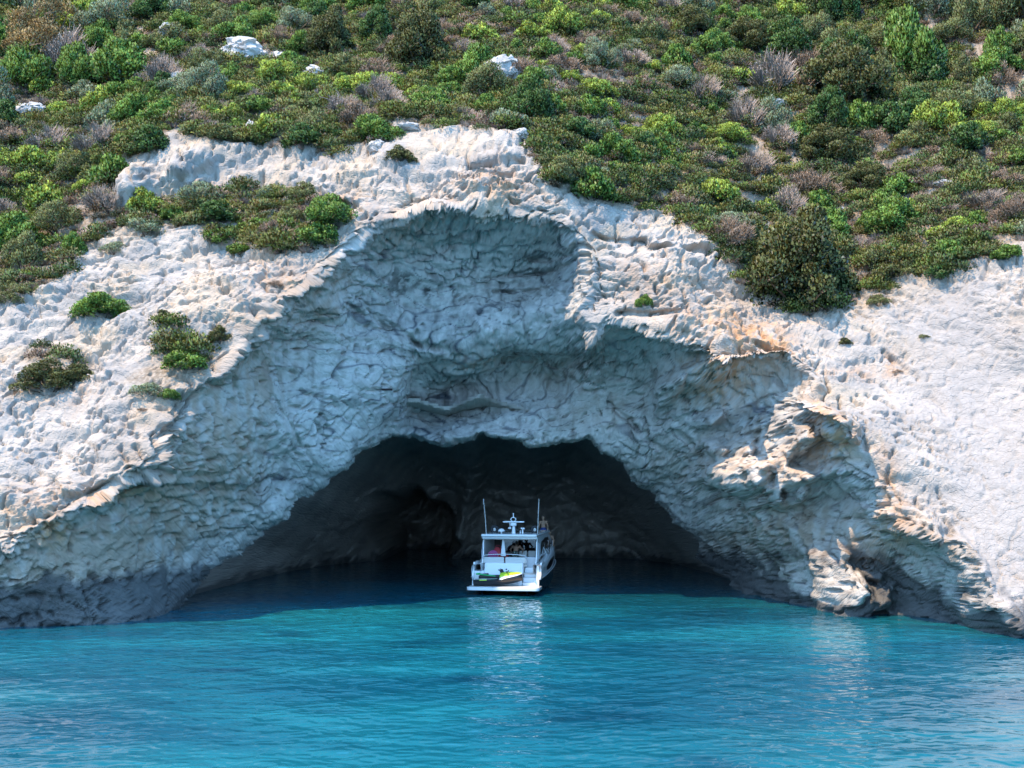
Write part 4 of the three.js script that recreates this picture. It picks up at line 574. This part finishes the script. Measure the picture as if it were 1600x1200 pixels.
  // deckhouse
  const wall = [[2.05, 1.7], [2.35, 2.15], [2.42, 2.9], [2.6, 3.16], [6.4, 3.3], [7.3, 3.1], [8.9, 2.32], [9.0, 2.1], [4, 2.05]];
  const hole = [[3.5, 2.12], [3.62, 2.5], [4.0, 2.88], [5.2, 3.05], [6.4, 3.03], [8.0, 2.42], [7.8, 2.32]];
  for (const k of [-1, 1]) { const w = part('side_panel', sidePlate(wall, k * 1.46, 0.07), gel, boat); part('side_window', sidePlate(hole, k * 1.475, 0.075, 0.01), tinted, w); }
  const top = part('hardtop', join([rbox(3.06, 0.15, 5.2, 0.07, 0, 3.32, -4.6, 0.012), rbox(3.02, 0.26, 0.2, 0.06, 0, 3.2, -2.28, -0.25)]), gel, boat);
  part('hardtop_trim', rbox(2.86, 0.05, 0.05, 0.02, 0, 3.06, -2.36), gelGrey, top); part('headliner', rbox(2.7, 0.04, 3.6, 0.015, 0, 3.12, -4.5), vinyl, top);
  part('sunroof', rbox(1.5, 0.03, 1.8, 0.01, 0, 3.40, -5.0), tinted, top);
  const ws = []; for (let i = 0; i <= 8; i++) { const x = -1.42 + 2.84 * i / 8, c = 0.35 * (1 - (x / 1.42) ** 2); ws.push([[x, 2.3, -8.9 - c], [x, 3.15, -7.2 - c]]); } part('windscreen', strip(ws), tinted, boat);
  // saloon bulkhead with dark doors, helm and galley
  const bulk = part('saloon_bulkhead', join([rbox(0.5, 1.95, 0.06, 0.02, -1.2, 2.1, -5.6), rbox(0.4, 1.95, 0.06, 0.02, 1.24, 2.1, -5.6), rbox(2.1, 0.5, 0.06, 0.02, 0, 1.4, -5.6)]), cabinDark, boat);
  part('door_pane', rbox(0.86, 1.4, 0.02, 0.008, -0.5, 2.3, -5.6), tinted, bulk); part('door_pane', rbox(0.86, 1.4, 0.02, 0.008, 0.5, 2.3, -5.6), tinted, bulk);
  part('helm_console', join([rbox(0.9, 0.8, 0.5, 0.08, 0.75, 1.55, -5.0), rbox(0.6, 0.25, 0.3, 0.05, 0.75, 2.02, -5.0, 0.5)]), gelGrey, boat);
  for (const x of [0.45, 0.95]) part('helm_seat', join([rbox(0.44, 0.62, 0.12, 0.05, x, 2.0, -4.1), rbox(0.44, 0.12, 0.4, 0.05, x, 1.7, -4.35), rbox(0.1, 0.5, 0.1, 0.03, x, 1.4, -4.35)]), vinyl, boat);
  // roof gear
  const mast = part('radar_mast', join([new THREE.CylinderGeometry(0.07, 0.12, 0.55, 12).translate(0, 3.65, -3.6), rbox(0.34, 0.24, 0.34, 0.08, 0, 3.98, -3.6), rbox(0.18, 0.1, 0.2, 0.04, -0.22, 3.72, -3.6), tube([[-0.2, 3.75, -3.6], [-0.22, 4.1, -3.6]], 0.02, 6)]), gel, boat);
  mast.scale.y = 0.84; mast.position.y = 0.54; part('radar_bar', rbox(1.2, 0.11, 0.12, 0.045, 0, 4.16, -3.6), gel, mast); part('ring', new THREE.TorusGeometry(0.14, 0.03, 8, 20).translate(-0.02, 4.33, -3.6), gel, mast);
  part('mast_light', join([new THREE.CylinderGeometry(0.025, 0.03, 0.28, 8).translate(-0.02, 4.58, -3.6), new THREE.SphereGeometry(0.045, 10, 8).translate(-0.02, 4.74, -3.6)]), gel, mast);
  part('satellite_dome', join([new THREE.SphereGeometry(0.19, 16, 10, 0, 6.2832, 0, 1.75).scale(1, 0.8, 1).translate(-0.65, 3.5, -3.4), new THREE.CylinderGeometry(0.04, 0.05, 0.12, 10).translate(-0.65, 3.43, -3.4)]), gel, boat);
  part('searchlight', join([rbox(0.22, 0.1, 0.12, 0.03, 0.55, 3.66, -3.3), new THREE.CylinderGeometry(0.03, 0.05, 0.26, 8).translate(0.55, 3.5, -3.3), new THREE.CylinderGeometry(0.025, 0.03, 0.16, 8).translate(0.42, 3.46, -3.3)]), gel, boat);
  for (const x of [-1.1, 1.15]) { const d = part('round_vent', new THREE.TorusGeometry(0.17, 0.09, 10, 20).translate(x, 3.58, -3.8), rubber, boat); part('vent_core', new THREE.SphereGeometry(0.1, 12, 8).scale(0.8, 1.5, 0.8).translate(x, 3.56, -3.8), vinyl, d); }
  part('antenna', tube([[-1.42, 3.35, -3.0], [-1.48, 4.2, -3.05], [-1.6, 5.4, -3.1]], 0.02, 12), vinyl, boat); part('antenna', tube([[1.42, 3.3, -3.0], [1.44, 4.2, -3.05], [1.48, 5.4, -3.1]], 0.02, 12), vinyl, boat);
  // guard rails round the bow
  for (const k of [-1, 1]) { const pts = [], rail = []; for (let s = 5.2; s <= 12.5; s += 0.6) rail.push([k * beam(s) * 0.93, sheer(s) + 0.55 * smooth(5.0, 6.2, s), -s]); const r = part('guard_rail', tube(rail, 0.016, 60), steel, boat); for (let s = 6.2; s < 12.4; s += 1.1) part('stanchion', tube([[k * beam(s) * 0.93, sheer(s) + 0.02, -s], [k * beam(s) * 0.93, sheer(s) + 0.55, -s]], 0.012, 2), steel, r); }
  for (const k of [-1, 1]) part('grab_handle', tube([[k * 1.52, 1.9, -2.3], [k * 1.56, 2.4, -2.5], [k * 1.54, 2.85, -2.65]], 0.018, 10), steel, boat);
  for (const [k, s] of [[1, 4.6], [1, 5.6], [1, 6.6]]) part('deck_stay', tube([[k * 1.5, 2.5 - 0.12 * (s - 4.6), -s], [k * (beam(s) * 0.9), sheer(s) + 0.03, -s - 0.35]], 0.03, 4), gel, boat);
  part('outlet', new THREE.CylinderGeometry(0.07, 0.07, 0.05, 12).rotateX(Math.PI / 2).translate(1.55, 0.72, -1.3), steel, boat); }

// jet ski lying across the platform
{ const j = thing('jet_ski', 'black jet ski with lime green nose and green seat on the swim platform', 'jet ski', aboard(-0.35, 0.505, 0.72)); j.rotation.y = YAW + 0.06; j.rotation.z = 0.02; j.scale.set(1, 0.9, 1);
  const black = new THREE.MeshPhysicalMaterial({ color: new THREE.Color().setRGB(0.012, 0.012, 0.014), roughness: 0.25, clearcoat: 0.6 }), lime = new THREE.MeshPhysicalMaterial({ color: new THREE.Color().setRGB(0.5, 0.72, 0.05), roughness: 0.25, clearcoat: 0.7 }), green = std([0.03, 0.42, 0.13], 0.5), white = std([0.75, 0.77, 0.76], 0.3);
  const w = (t) => 0.52 * Math.pow(Math.max(0.02, 1 - Math.pow(Math.max(0, (t - 0.45) / 0.55), 2.2)), 0.7), X = (t) => -1.3 + 2.65 * t, low = [], up = [], hood = [], flash = [];
  for (let q = 0; q <= 22; q++) { const t = q / 22, b = w(t), rise = 0.3 * Math.pow(t, 3); low.push([[X(t), 0.34 + rise * 0.7, -b], [X(t), 0.16 + rise, -b * 0.9], [X(t), 0.03 + rise, -b * 0.4], [X(t), rise, 0], [X(t), 0.03 + rise, b * 0.4], [X(t), 0.16 + rise, b * 0.9], [X(t), 0.34 + rise * 0.7, b]]);
    const dk = 0.36 + rise * 0.7 + 0.12 * smooth(0.4, 0.7, t); up.push([[X(t), 0.345 + rise * 0.7, b * 1.02], [X(t), dk + 0.06, b * 0.8], [X(t), dk + 0.03, 0], [X(t), dk + 0.06, -b * 0.8], [X(t), 0.345 + rise * 0.7, -b * 1.02]]);
    if (t > 0.5) { const u = (t - 0.5) / 0.5, hh = 0.34 * Math.pow(Math.max(0, 1 - u), 0.55), a = b * 0.78; hood.push([[X(t), dk + 0.02, a], [X(t), dk + 0.04 + hh * 0.65, a * 0.72], [X(t), dk + 0.05 + hh, 0], [X(t), dk + 0.04 + hh * 0.65, -a * 0.72], [X(t), dk + 0.02, -a]]); flash.push([[X(t), dk + 0.005 - 0.1 * (1 - u), b * 1.045], [X(t), dk + 0.06, b * 0.86]]); } }
  const hull = part('hull', strip(low), black, j); part('bumper', tube(low.map((r) => r[6]), 0.03, 40), rubber, hull); part('deck', strip(up), black, j); part('nose_cowl', strip(hood), lime, j); part('side_flash', strip(flash), white, j);
  part('seat', join([rbox(1.25, 0.2, 0.34, 0.08, -0.42, 0.56, 0), rbox(0.5, 0.14, 0.3, 0.06, -0.75, 0.68, 0, 0, 0, 0.1)]), std([0.02, 0.02, 0.02], 0.6), j); part('seat_panel', join([rbox(0.9, 0.07, 0.36, 0.03, -0.55, 0.655, 0, 0, 0, -0.14), rbox(0.2, 0.1, 0.36, 0.03, -1.08, 0.74, 0)]), green, j);
  part('footwell_trim', rbox(0.4, 0.07, 0.03, 0.012, -0.75, 0.40, 0.54), lime, j);
  const bars = part('handlebars', join([tube([[0.12, 0.98, 0.4], [0.18, 0.96, 0.15], [0.18, 0.96, -0.15], [0.12, 0.98, -0.4]], 0.025, 14), rbox(0.2, 0.34, 0.16, 0.05, 0.24, 0.83, 0, 0, 0, 0.4)]), rubber, j); for (const k of [-1, 1]) part('grip', tube([[0.12, 0.98, k * 0.3], [0.1, 0.985, k * 0.44]], 0.036, 4), rubber, bars);
  for (const k of [-1, 1]) part('mirror', rbox(0.07, 0.11, 0.18, 0.03, 0.55, 0.86, k * 0.34), black, j); }

// ------------------------------------------------------------------ people: joints and radii, one skin
function skin(bones, centre, half, res, k) {          // bones: [a, b, ra, rb]
  const mc = new MarchingCubes(res, new THREE.MeshBasicMaterial(), false, false, 60000); mc.isolation = 0; const f = mc.field, s = mc.size, hs = s / 2;
  const B = bones.map(([a, b, ra, rb]) => { const d = [b[0] - a[0], b[1] - a[1], b[2] - a[2]]; return [a, d, d[0] ** 2 + d[1] ** 2 + d[2] ** 2 + 1e-9, ra, rb]; });
  for (let z = 0; z < s; z++) for (let y = 0; y < s; y++) for (let x = 0; x < s; x++) {
    const px = centre[0] + (x - hs) / hs * half, py = centre[1] + (y - hs) / hs * half, pz = centre[2] + (z - hs) / hs * half; let v = 1;
    for (const [a, d, l, ra, rb] of B) { const qx = px - a[0], qy = py - a[1], qz = pz - a[2], t = Math.min(1, Math.max(0, (qx * d[0] + qy * d[1] + qz * d[2]) / l)), e = Math.sqrt((qx - t * d[0]) ** 2 + (qy - t * d[1]) ** 2 + (qz - t * d[2]) ** 2) - (ra + (rb - ra) * t); const h = Math.max(0, k - Math.abs(v - e)) / k; v = Math.min(v, e) - h * h * k * 0.25; }
    f[x + y * s + z * s * s] = -v;
  }
  mc.update(); const n = mc.count, p = new Float32Array(n * 3), m = new Float32Array(n * 3);
  for (let i = 0; i < n; i++) for (let c = 0; c < 3; c++) { p[i * 3 + c] = centre[c] + mc.positionArray[i * 3 + c] * half; m[i * 3 + c] = mc.normalArray[i * 3 + c]; }
  const g = new THREE.BufferGeometry(); g.setAttribute('position', new THREE.BufferAttribute(p, 3)); g.setAttribute('normal', new THREE.BufferAttribute(m, 3)); return g;
}
const vlerp = (a, b, t) => [0, 1, 2].map((i) => mix(a[i], b[i], t)), vadd = (a, b) => [0, 1, 2].map((i) => a[i] + b[i]);
function hand(wrist, dir, side, palm) {               // dir: along the forearm, side: towards the thumb, palm: the way the palm faces
  const at = (f, s, p) => [0, 1, 2].map((i) => wrist[i] + dir[i] * f + side[i] * s + palm[i] * p), b = [];
  for (const [s, len] of [[0.030, 0.075], [0.010, 0.085], [-0.010, 0.078], [-0.029, 0.062]]) { b.push([at(0.0, s * 0.5, 0), at(0.085, s, 0), 0.014, 0.0125]); b.push([at(0.085, s, 0), at(0.085 + len * 0.5, s * 1.05, 0.012), 0.0095, 0.009]); b.push([at(0.085 + len * 0.5, s * 1.05, 0.012), at(0.085 + len * 0.9, s * 1.05, 0.035), 0.009, 0.0075]); }
  b.push([at(0.02, 0.02, 0.004), at(0.06, 0.052, 0.012), 0.0135, 0.011], [at(0.06, 0.052, 0.012), at(0.095, 0.058, 0.024), 0.0105, 0.0085]);
  return skin(b, at(0.085, 0, 0.01), 0.125, 44, 0.008);
}
function person(label, at, turn, J, look, shortsMap, hairColour, tan, group) {
  const o = thing('person', label, 'person', at, group); o.rotation.y = turn;
  const bones = [[J.hip, J.belly, 0.135, 0.125], [J.belly, J.chest, 0.125, 0.145], [J.chest, J.neck, 0.13, 0.06], [J.neck, J.head, 0.052, 0.055]];
  for (const k of ['L', 'R']) bones.push([J.chest, J['sh' + k], 0.11, 0.065], [J['sh' + k], J['el' + k], 0.054, 0.042], [J['el' + k], J['wr' + k], 0.042, 0.028], [J.hip, J['hp' + k], 0.12, 0.1], [J['hp' + k], J['kn' + k], 0.088, 0.06], [J['kn' + k], vlerp(J['kn' + k], J['an' + k], 0.35), 0.056, 0.06], [vlerp(J['kn' + k], J['an' + k], 0.35), J['an' + k], 0.06, 0.037], [J['an' + k], J['to' + k], 0.037, 0.026], [vadd(J['an' + k], [0, -0.045, 0]), J['to' + k], 0.032, 0.024]);
  const all = Object.values(J), c = [0, 1, 2].map((i) => (Math.min(...all.map((q) => q[i])) + Math.max(...all.map((q) => q[i]))) / 2), half = 0.2 + Math.max(...[0, 1, 2].map((i) => (Math.max(...all.map((q) => q[i])) - Math.min(...all.map((q) => q[i]))) / 2));
  const head = (f, u, s) => [0, 1, 2].map((i) => J.head[i] + look.f[i] * f + look.u[i] * u + look.s[i] * s);
  const hb = [[head(-0.02, 0.10, 0), head(0.0, 0.12, 0), 0.088, 0.086], [head(0.01, 0.02, 0), head(0.035, 0.0, 0), 0.068, 0.05], [head(0.085, 0.075, 0), head(0.107, 0.045, 0), 0.011, 0.015], [head(0.075, 0.095, -0.05), head(0.075, 0.095, 0.05), 0.016, 0.016], [head(0.072, 0.005, -0.016), head(0.072, 0.005, 0.016), 0.012, 0.012], [head(-0.02, 0.06, -0.088), head(-0.03, 0.09, -0.092), 0.014, 0.017], [head(-0.02, 0.06, 0.088), head(-0.03, 0.09, 0.092), 0.014, 0.017], [head(-0.015, -0.09, 0), head(-0.005, 0.0, 0), 0.055, 0.053]];
  const body = [skin(bones, c, half, 84, 0.05), skin(hb, head(0, 0.06, 0), 0.19, 48, 0.03)];
  for (const [k, sg] of [['L', -1], ['R', 1]]) { const d = [0, 1, 2].map((i) => J['wr' + k][i] - J['el' + k][i]), l = Math.hypot(...d), dir = d.map((q) => q / l), V = new THREE.Vector3(...dir), fwd = new THREE.Vector3(0, 0.25, -1).cross(V).cross(V).negate().normalize(), inn = new THREE.Vector3().crossVectors(fwd, V).normalize().multiplyScalar(sg); body.push(hand(J['wr' + k], dir, fwd.toArray(), inn.toArray())); }
  part('body', join(body), std(tan, 0.55), o);
  const hair = [[head(-0.035, 0.12, 0), head(-0.01, 0.145, 0), 0.088, 0.084], [head(-0.055, 0.06, 0), head(-0.06, 0.1, 0), 0.064, 0.075]]; part('hair', skin(hair, head(-0.03, 0.11, 0), 0.16, 40, 0.03), std(hairColour, 0.7), o);
  const sh = [[vadd(J.hip, [0, 0.06, 0]), J.hip, 0.147, 0.155]]; for (const k of ['L', 'R']) sh.push([J.hip, J['hp' + k], 0.137, 0.118], [J['hp' + k], vlerp(J['hp' + k], J['kn' + k], 0.62), 0.106, 0.094]);
  const sg = skin(sh, J.hip, 0.55, 64, 0.04); part('shorts', sg, shortsMap, o);
  return o;
}
const UP = { f: [0, 0, -1], u: [0, 1, 0], s: [1, 0, 0] }, AFT = { f: [0, -0.05, 1], u: [0, 1, 0.05], s: [-1, 0, 0] };
person('shirtless person in blue shorts standing on the foredeck of the yacht', aboard(0.85, sheerAt(9.1) + 0.05, 9.1), YAW + 0.2, {
  hip: [0, 0.95, 0], belly: [0, 1.1, 0.01], chest: [0, 1.3, 0.0], neck: [0, 1.47, 0.0], head: [0, 1.55, 0.02], shL: [-0.19, 1.4, 0], shR: [0.19, 1.4, 0], elL: [-0.27, 1.13, -0.03], elR: [0.27, 1.13, -0.03], wrL: [-0.28, 0.88, 0.04], wrR: [0.28, 0.88, 0.04],
  hpL: [-0.1, 0.88, 0], hpR: [0.1, 0.88, 0], knL: [-0.12, 0.5, 0.03], knR: [0.12, 0.5, 0.03], anL: [-0.13, 0.09, -0.01], anR: [0.13, 0.09, -0.01], toL: [-0.15, 0.035, 0.15], toR: [0.15, 0.035, 0.15] }, AFT, std([0.03, 0.06, 0.22], 0.8), [0.015, 0.012, 0.01], [0.44, 0.26, 0.17]);
function sheerAt(s) { return 1.62 + 0.75 * smooth(1, 9, s) + 0.12 * smooth(9, 12.6, s); }
person('shirtless person sitting on the side deck beside the windscreen', aboard(1.36, sheerAt(8.0) + 0.07, 8.0), YAW + 0.35, {
  hip: [0, 0.12, 0], belly: [0, 0.28, 0.0], chest: [0, 0.47, 0.03], neck: [0, 0.63, 0.06], head: [0, 0.7, 0.09], shL: [-0.19, 0.55, 0.04], shR: [0.19, 0.55, 0.04], elL: [-0.26, 0.32, 0.12], elR: [0.26, 0.32, 0.12], wrL: [-0.17, 0.34, 0.34], wrR: [0.17, 0.34, 0.34],
  hpL: [-0.1, 0.11, 0.03], hpR: [0.1, 0.11, 0.03], knL: [-0.16, 0.38, 0.33], knR: [0.16, 0.38, 0.33], anL: [-0.14, 0.08, 0.55], anR: [0.14, 0.08, 0.55], toL: [-0.15, 0.03, 0.7], toR: [0.15, 0.03, 0.7] }, AFT, std([0.02, 0.025, 0.05], 0.8), [0.015, 0.012, 0.01], [0.40, 0.23, 0.15]);
const camo = (() => { const s = 64, a = new Uint8Array(s * s * 4); for (let i = 0; i < s * s; i++) { const v = n3((i % s) * 0.16, Math.floor(i / s) * 0.16, 5); a.set(v > 0.2 ? [150, 158, 150, 255] : v > -0.1 ? [70, 84, 74, 255] : [34, 44, 48, 255], i * 4); } const t = new THREE.DataTexture(a, s, s); t.colorSpace = THREE.SRGBColorSpace; t.magFilter = THREE.LinearFilter; t.wrapS = t.wrapT = THREE.RepeatWrapping; t.needsUpdate = true; return new THREE.MeshStandardMaterial({ map: t, roughness: 0.85 }); })();
const bent = person('shirtless person in patterned shorts leaning forward in the cockpit', aboard(0.12, 1.16, 3.55), YAW, {
  hip: [0, 0.95, 0.05], belly: [0, 1.1, -0.02], chest: [0, 1.28, -0.14], neck: [0, 1.4, -0.27], head: [0, 1.44, -0.35], shL: [-0.2, 1.35, -0.2], shR: [0.2, 1.35, -0.2], elL: [-0.36, 1.17, -0.32], elR: [0.36, 1.17, -0.32], wrL: [-0.3, 0.98, -0.48], wrR: [0.3, 0.98, -0.48],
  hpL: [-0.1, 0.88, 0.05], hpR: [0.1, 0.88, 0.05], knL: [-0.11, 0.5, 0.0], knR: [0.11, 0.5, 0.0], anL: [-0.12, 0.09, 0.05], anR: [0.12, 0.09, 0.05], toL: [-0.13, 0.035, -0.1], toR: [0.13, 0.035, -0.1] }, { f: [0, -0.4, -0.9], u: [0, 0.9, -0.4], s: [1, 0, 0] }, camo, [0.02, 0.014, 0.01], [0.36, 0.2, 0.13]);
{ const g = bent.children.find((c) => c.name === 'shorts').geometry, p = g.attributes.position, u = new Float32Array(p.count * 2); for (let i = 0; i < p.count; i++) { u[i * 2] = p.getX(i) * 1.6; u[i * 2 + 1] = p.getY(i) * 1.6 + p.getZ(i); } g.setAttribute('uv', new THREE.BufferAttribute(u, 2)); }
// things lying about in the cockpit
function blob(w, h, d, seed, amp) { const g = new THREE.SphereGeometry(1, 28, 18), p = g.attributes.position; for (let i = 0; i < p.count; i++) { const x = p.getX(i), y = p.getY(i), z = p.getZ(i), k = 1 + amp * n3(x * 1.6 + seed, y * 1.6, z * 1.6); p.setXYZ(i, x * w * k, Math.max(-0.75, y) * h * k, z * d * k); } g.computeVertexNormals(); return g; }
{ const b = thing('beach_bag', 'round red bag on the port seat of the yacht cockpit', 'bag', aboard(-0.72, 1.63, 2.75)); b.rotation.y = YAW; part('bag_body', blob(0.36, 0.52, 0.24, 3, 0.16), std([0.34, 0.025, 0.03], 0.75), b).position.y = 0.39; part('strap', tube([[-0.2, 0.75, 0], [-0.1, 0.98, 0.03], [0.12, 0.98, 0.03], [0.22, 0.74, 0]], 0.02, 16), std([0.2, 0.02, 0.03], 0.8), b);
  const c = thing('cushion', 'magenta cushion in front of the red bag on the yacht', 'cushion', aboard(-0.95, 1.63, 2.5)); c.rotation.y = YAW; part('cover', blob(0.3, 0.3, 0.14, 8, 0.1), std([0.3, 0.05, 0.16], 0.8), c).position.y = 0.45; part('piping', new THREE.TorusGeometry(0.29, 0.012, 6, 28).translate(0, 0.45, 0), std([0.5, 0.3, 0.35], 0.8), c);
  const r = thing('red_towel', 'small folded red towel beside the leaning person in the cockpit', 'towel', aboard(-0.28, 1.63, 2.9)); r.rotation.y = YAW; part('fold', rbox(0.26, 0.4, 0.16, 0.06, 0, 0.2, 0), std([0.32, 0.03, 0.03], 0.9), r); part('fold', rbox(0.22, 0.1, 0.14, 0.04, 0.01, 0.44, 0), std([0.32, 0.03, 0.03], 0.9), r);
  const w = thing('white_towel', 'white towel hanging from the hardtop in the cockpit', 'towel', aboard(-0.4, 2.08, 2.5)); w.rotation.y = YAW; const rows = []; for (let i = 0; i <= 12; i++) { const t = i / 12, row = []; for (let q = 0; q <= 14; q++) { const a = q / 14 * Math.PI * 2, rad = 0.04 + 0.09 * (1 - t); row.push([Math.cos(a) * rad * (1 + 0.25 * Math.cos(5 * a)), t * 0.95, Math.sin(a) * rad * 0.45 * (1 + 0.3 * Math.sin(4 * a))]); } rows.push(row); } part('cloth', strip(rows), std([0.72, 0.72, 0.72], 0.9, { side: THREE.DoubleSide }), w); part('hook', tube([[0, 0.93, 0], [0, 1.02, 0], [0.03, 1.05, 0]], 0.01, 6), steel, w); }

// ------------------------------------------------------------------ loose rocks, dead wood and other small things on the hillside
{ const boulderStone = new THREE.MeshStandardMaterial({ vertexColors: true, roughness: 0.94 });
  const rocks = [[785, 108, 27, 24, 'rounded white boulder alone on the slope above the arch'], [268, 60, 17, 15, 'topmost white boulder, near the top left'], [275, 122, 12, 16, 'small white rock below the topmost boulder'], [815, 217, 8, 7, 'small grey rock perched right of the rock band'], [48, 172, 22, 12, 'flat pale rock on the left edge of the slope'], [493, 118, 16, 12, 'tan rock right of the long white outcrop'],
    [380, 84, 34, 22, 'left block of the long white outcrop'], [435, 92, 28, 16, 'right block of the long white outcrop'], [588, 228, 12, 9, 'round pale rock at the upper edge of the rock band'], [1212, 170, 13, 7, 'pale rock left of the spiky palm'], [1312, 322, 10, 5, 'small white rock above the huge dark juniper'], [390, 195, 10, 16, 'upright pale rock above the rock band'], [45, 245, 12, 8, 'pale rock low in the left shrubs'], [30, 262, 9, 6, 'smaller pale rock low in the left shrubs'], [1470, 285, 16, 6, 'long pale rock on the track of the right slope'], [640, 205, 16, 7, 'pale rock under the bright green bush above the band']];
  rocks.forEach(([px, py, rw, rh, label], n) => {
    const h = sight(px, py + rh * 0.6), k = h[2] / FOCAL, s = surface(h[0], h[1]), g0 = new THREE.IcosahedronGeometry(1, 24), p = g0.attributes.position, c = [];
    for (let i = 0; i < p.count; i++) { const x = p.getX(i), y = p.getY(i), z = p.getZ(i), f = 1 + 0.22 * facet(x * 1.1 + n * 7, y * 1.1, z * 1.1) + 0.12 * facet(x * 2.6 + n, y * 3.4, z * 2.6) + 0.1 * n3(x * 1.3 + n * 3, y * 1.3, z * 1.3) - 0.12 * billow(x * 2.2, y * 3.2 + n, z * 2.2, 3); p.setXYZ(i, x * f * rw * k * 1.15, y * f * rh * k * 1.25, z * f * rw * k); const v = fbm(x * 2 + n, y * 2, z * 2, 3), q = smooth(-0.3, 0.4, v); c.push(mix(0.52, 0.38, q), mix(0.48, 0.36, q), mix(0.44, 0.335, q)); }
    g0.setAttribute('color', new THREE.Float32BufferAttribute(c, 3)); g0.computeVertexNormals();
    const t = new THREE.Mesh(g0, boulderStone); t.name = numbered('boulder'); t.castShadow = t.receiveShadow = true; t.position.set(s[0], s[1] + rh * k * 0.35, s[2]); scene.add(t); tag(t, label, 'boulder'); }); }
{ const h = sight(1218, 178), s = surface(h[0], h[1]), t = thing('spiky_palm', 'spiky dwarf palm with drooping pale leaves on the right slope', 'palm', s), crown = new Soup(); SEED = 5;
  part('trunk', new THREE.CylinderGeometry(0.09, 0.13, 0.55, 10).translate(0, 0.2, 0), std([0.16, 0.12, 0.08], 0.95), t);
  for (let i = 0; i < 22; i++) { const a = i * 2.4, e = rr(0.1, 1.2), len = rr(0.6, 0.95); let p = [0, 0.45, 0]; const g = new Soup(); for (let q = 0; q < 5; q++) { const u = e - q * 0.38, d = [Math.cos(a) * Math.cos(u), Math.sin(u), Math.sin(a) * Math.cos(u)], b = [p[0] + d[0] * len / 5, p[1] + d[1] * len / 5, p[2] + d[2] * len / 5]; g.stick(p, b, 0.035 * (1 - q / 6), 0.035 * (1 - (q + 1) / 6), shade([0.19, 0.24, 0.12], rr(0.8, 1.2))); p = b; } part('palm_leaf', g.geometry(), twigMaterial, t); } }
{ const h = sight(527, 178), s = surface(h[0], h[1]), t = thing('dead_tree', 'dead grey tree stump with forked bleached branches above the rock band', 'dead tree', s); SEED = 8;
  const grey = [0.34, 0.31, 0.28], limb = (pts, r) => { const g = new Soup(); for (let i = 0; i < pts.length - 1; i++) g.stick(pts[i], pts[i + 1], r * (1 - i / pts.length), r * (1 - (i + 1) / pts.length), shade(grey, rr(0.8, 1.15))); return g.geometry(); };
  part('trunk', limb([[0, -0.3, 0], [0.05, 0.15, 0], [0, 0.45, 0.1], [-0.05, 0.6, 0.15]], 0.16), twigMaterial, t);
  for (const q of [[[0, 0.45, 0.1], [-0.3, 0.7, 0.3], [-0.75, 0.85, 0.3], [-1.0, 0.95, 0.2]], [[-0.05, 0.6, 0.15], [-0.25, 0.85, 0.3], [-0.5, 1.0, 0.3]], [[0, 0.55, 0.12], [0.12, 0.85, 0.3], [0.1, 1.2, 0.3], [-0.05, 1.3, 0.3]], [[0.03, 0.3, 0.1], [0.3, 0.2, 0.4], [0.3, -0.3, 0.6], [0.2, -0.7, 0.8]]]) part('branch', limb(q, 0.07), twigMaterial, t); }
{ const h = sight(593, 608), w = surface(h[0], h[1]), t = thing('iron_bar', 'short dark iron bar fixed level on the shaded wall inside the arch', 'bar', [w[0], w[1], w[2] + 0.12]), iron = std([0.035, 0.022, 0.02], 0.8, { metalness: 0.4 }); part('beam', rbox(0.64, 0.11, 0.14, 0.015, 0, 0, 0), iron, t); for (const x of [-0.22, 0.22]) part('anchor', new THREE.CylinderGeometry(0.02, 0.02, 1.2, 8).rotateX(Math.PI / 2).translate(x, 0, -0.6), iron, t); }
renderer.render(scene, camera);
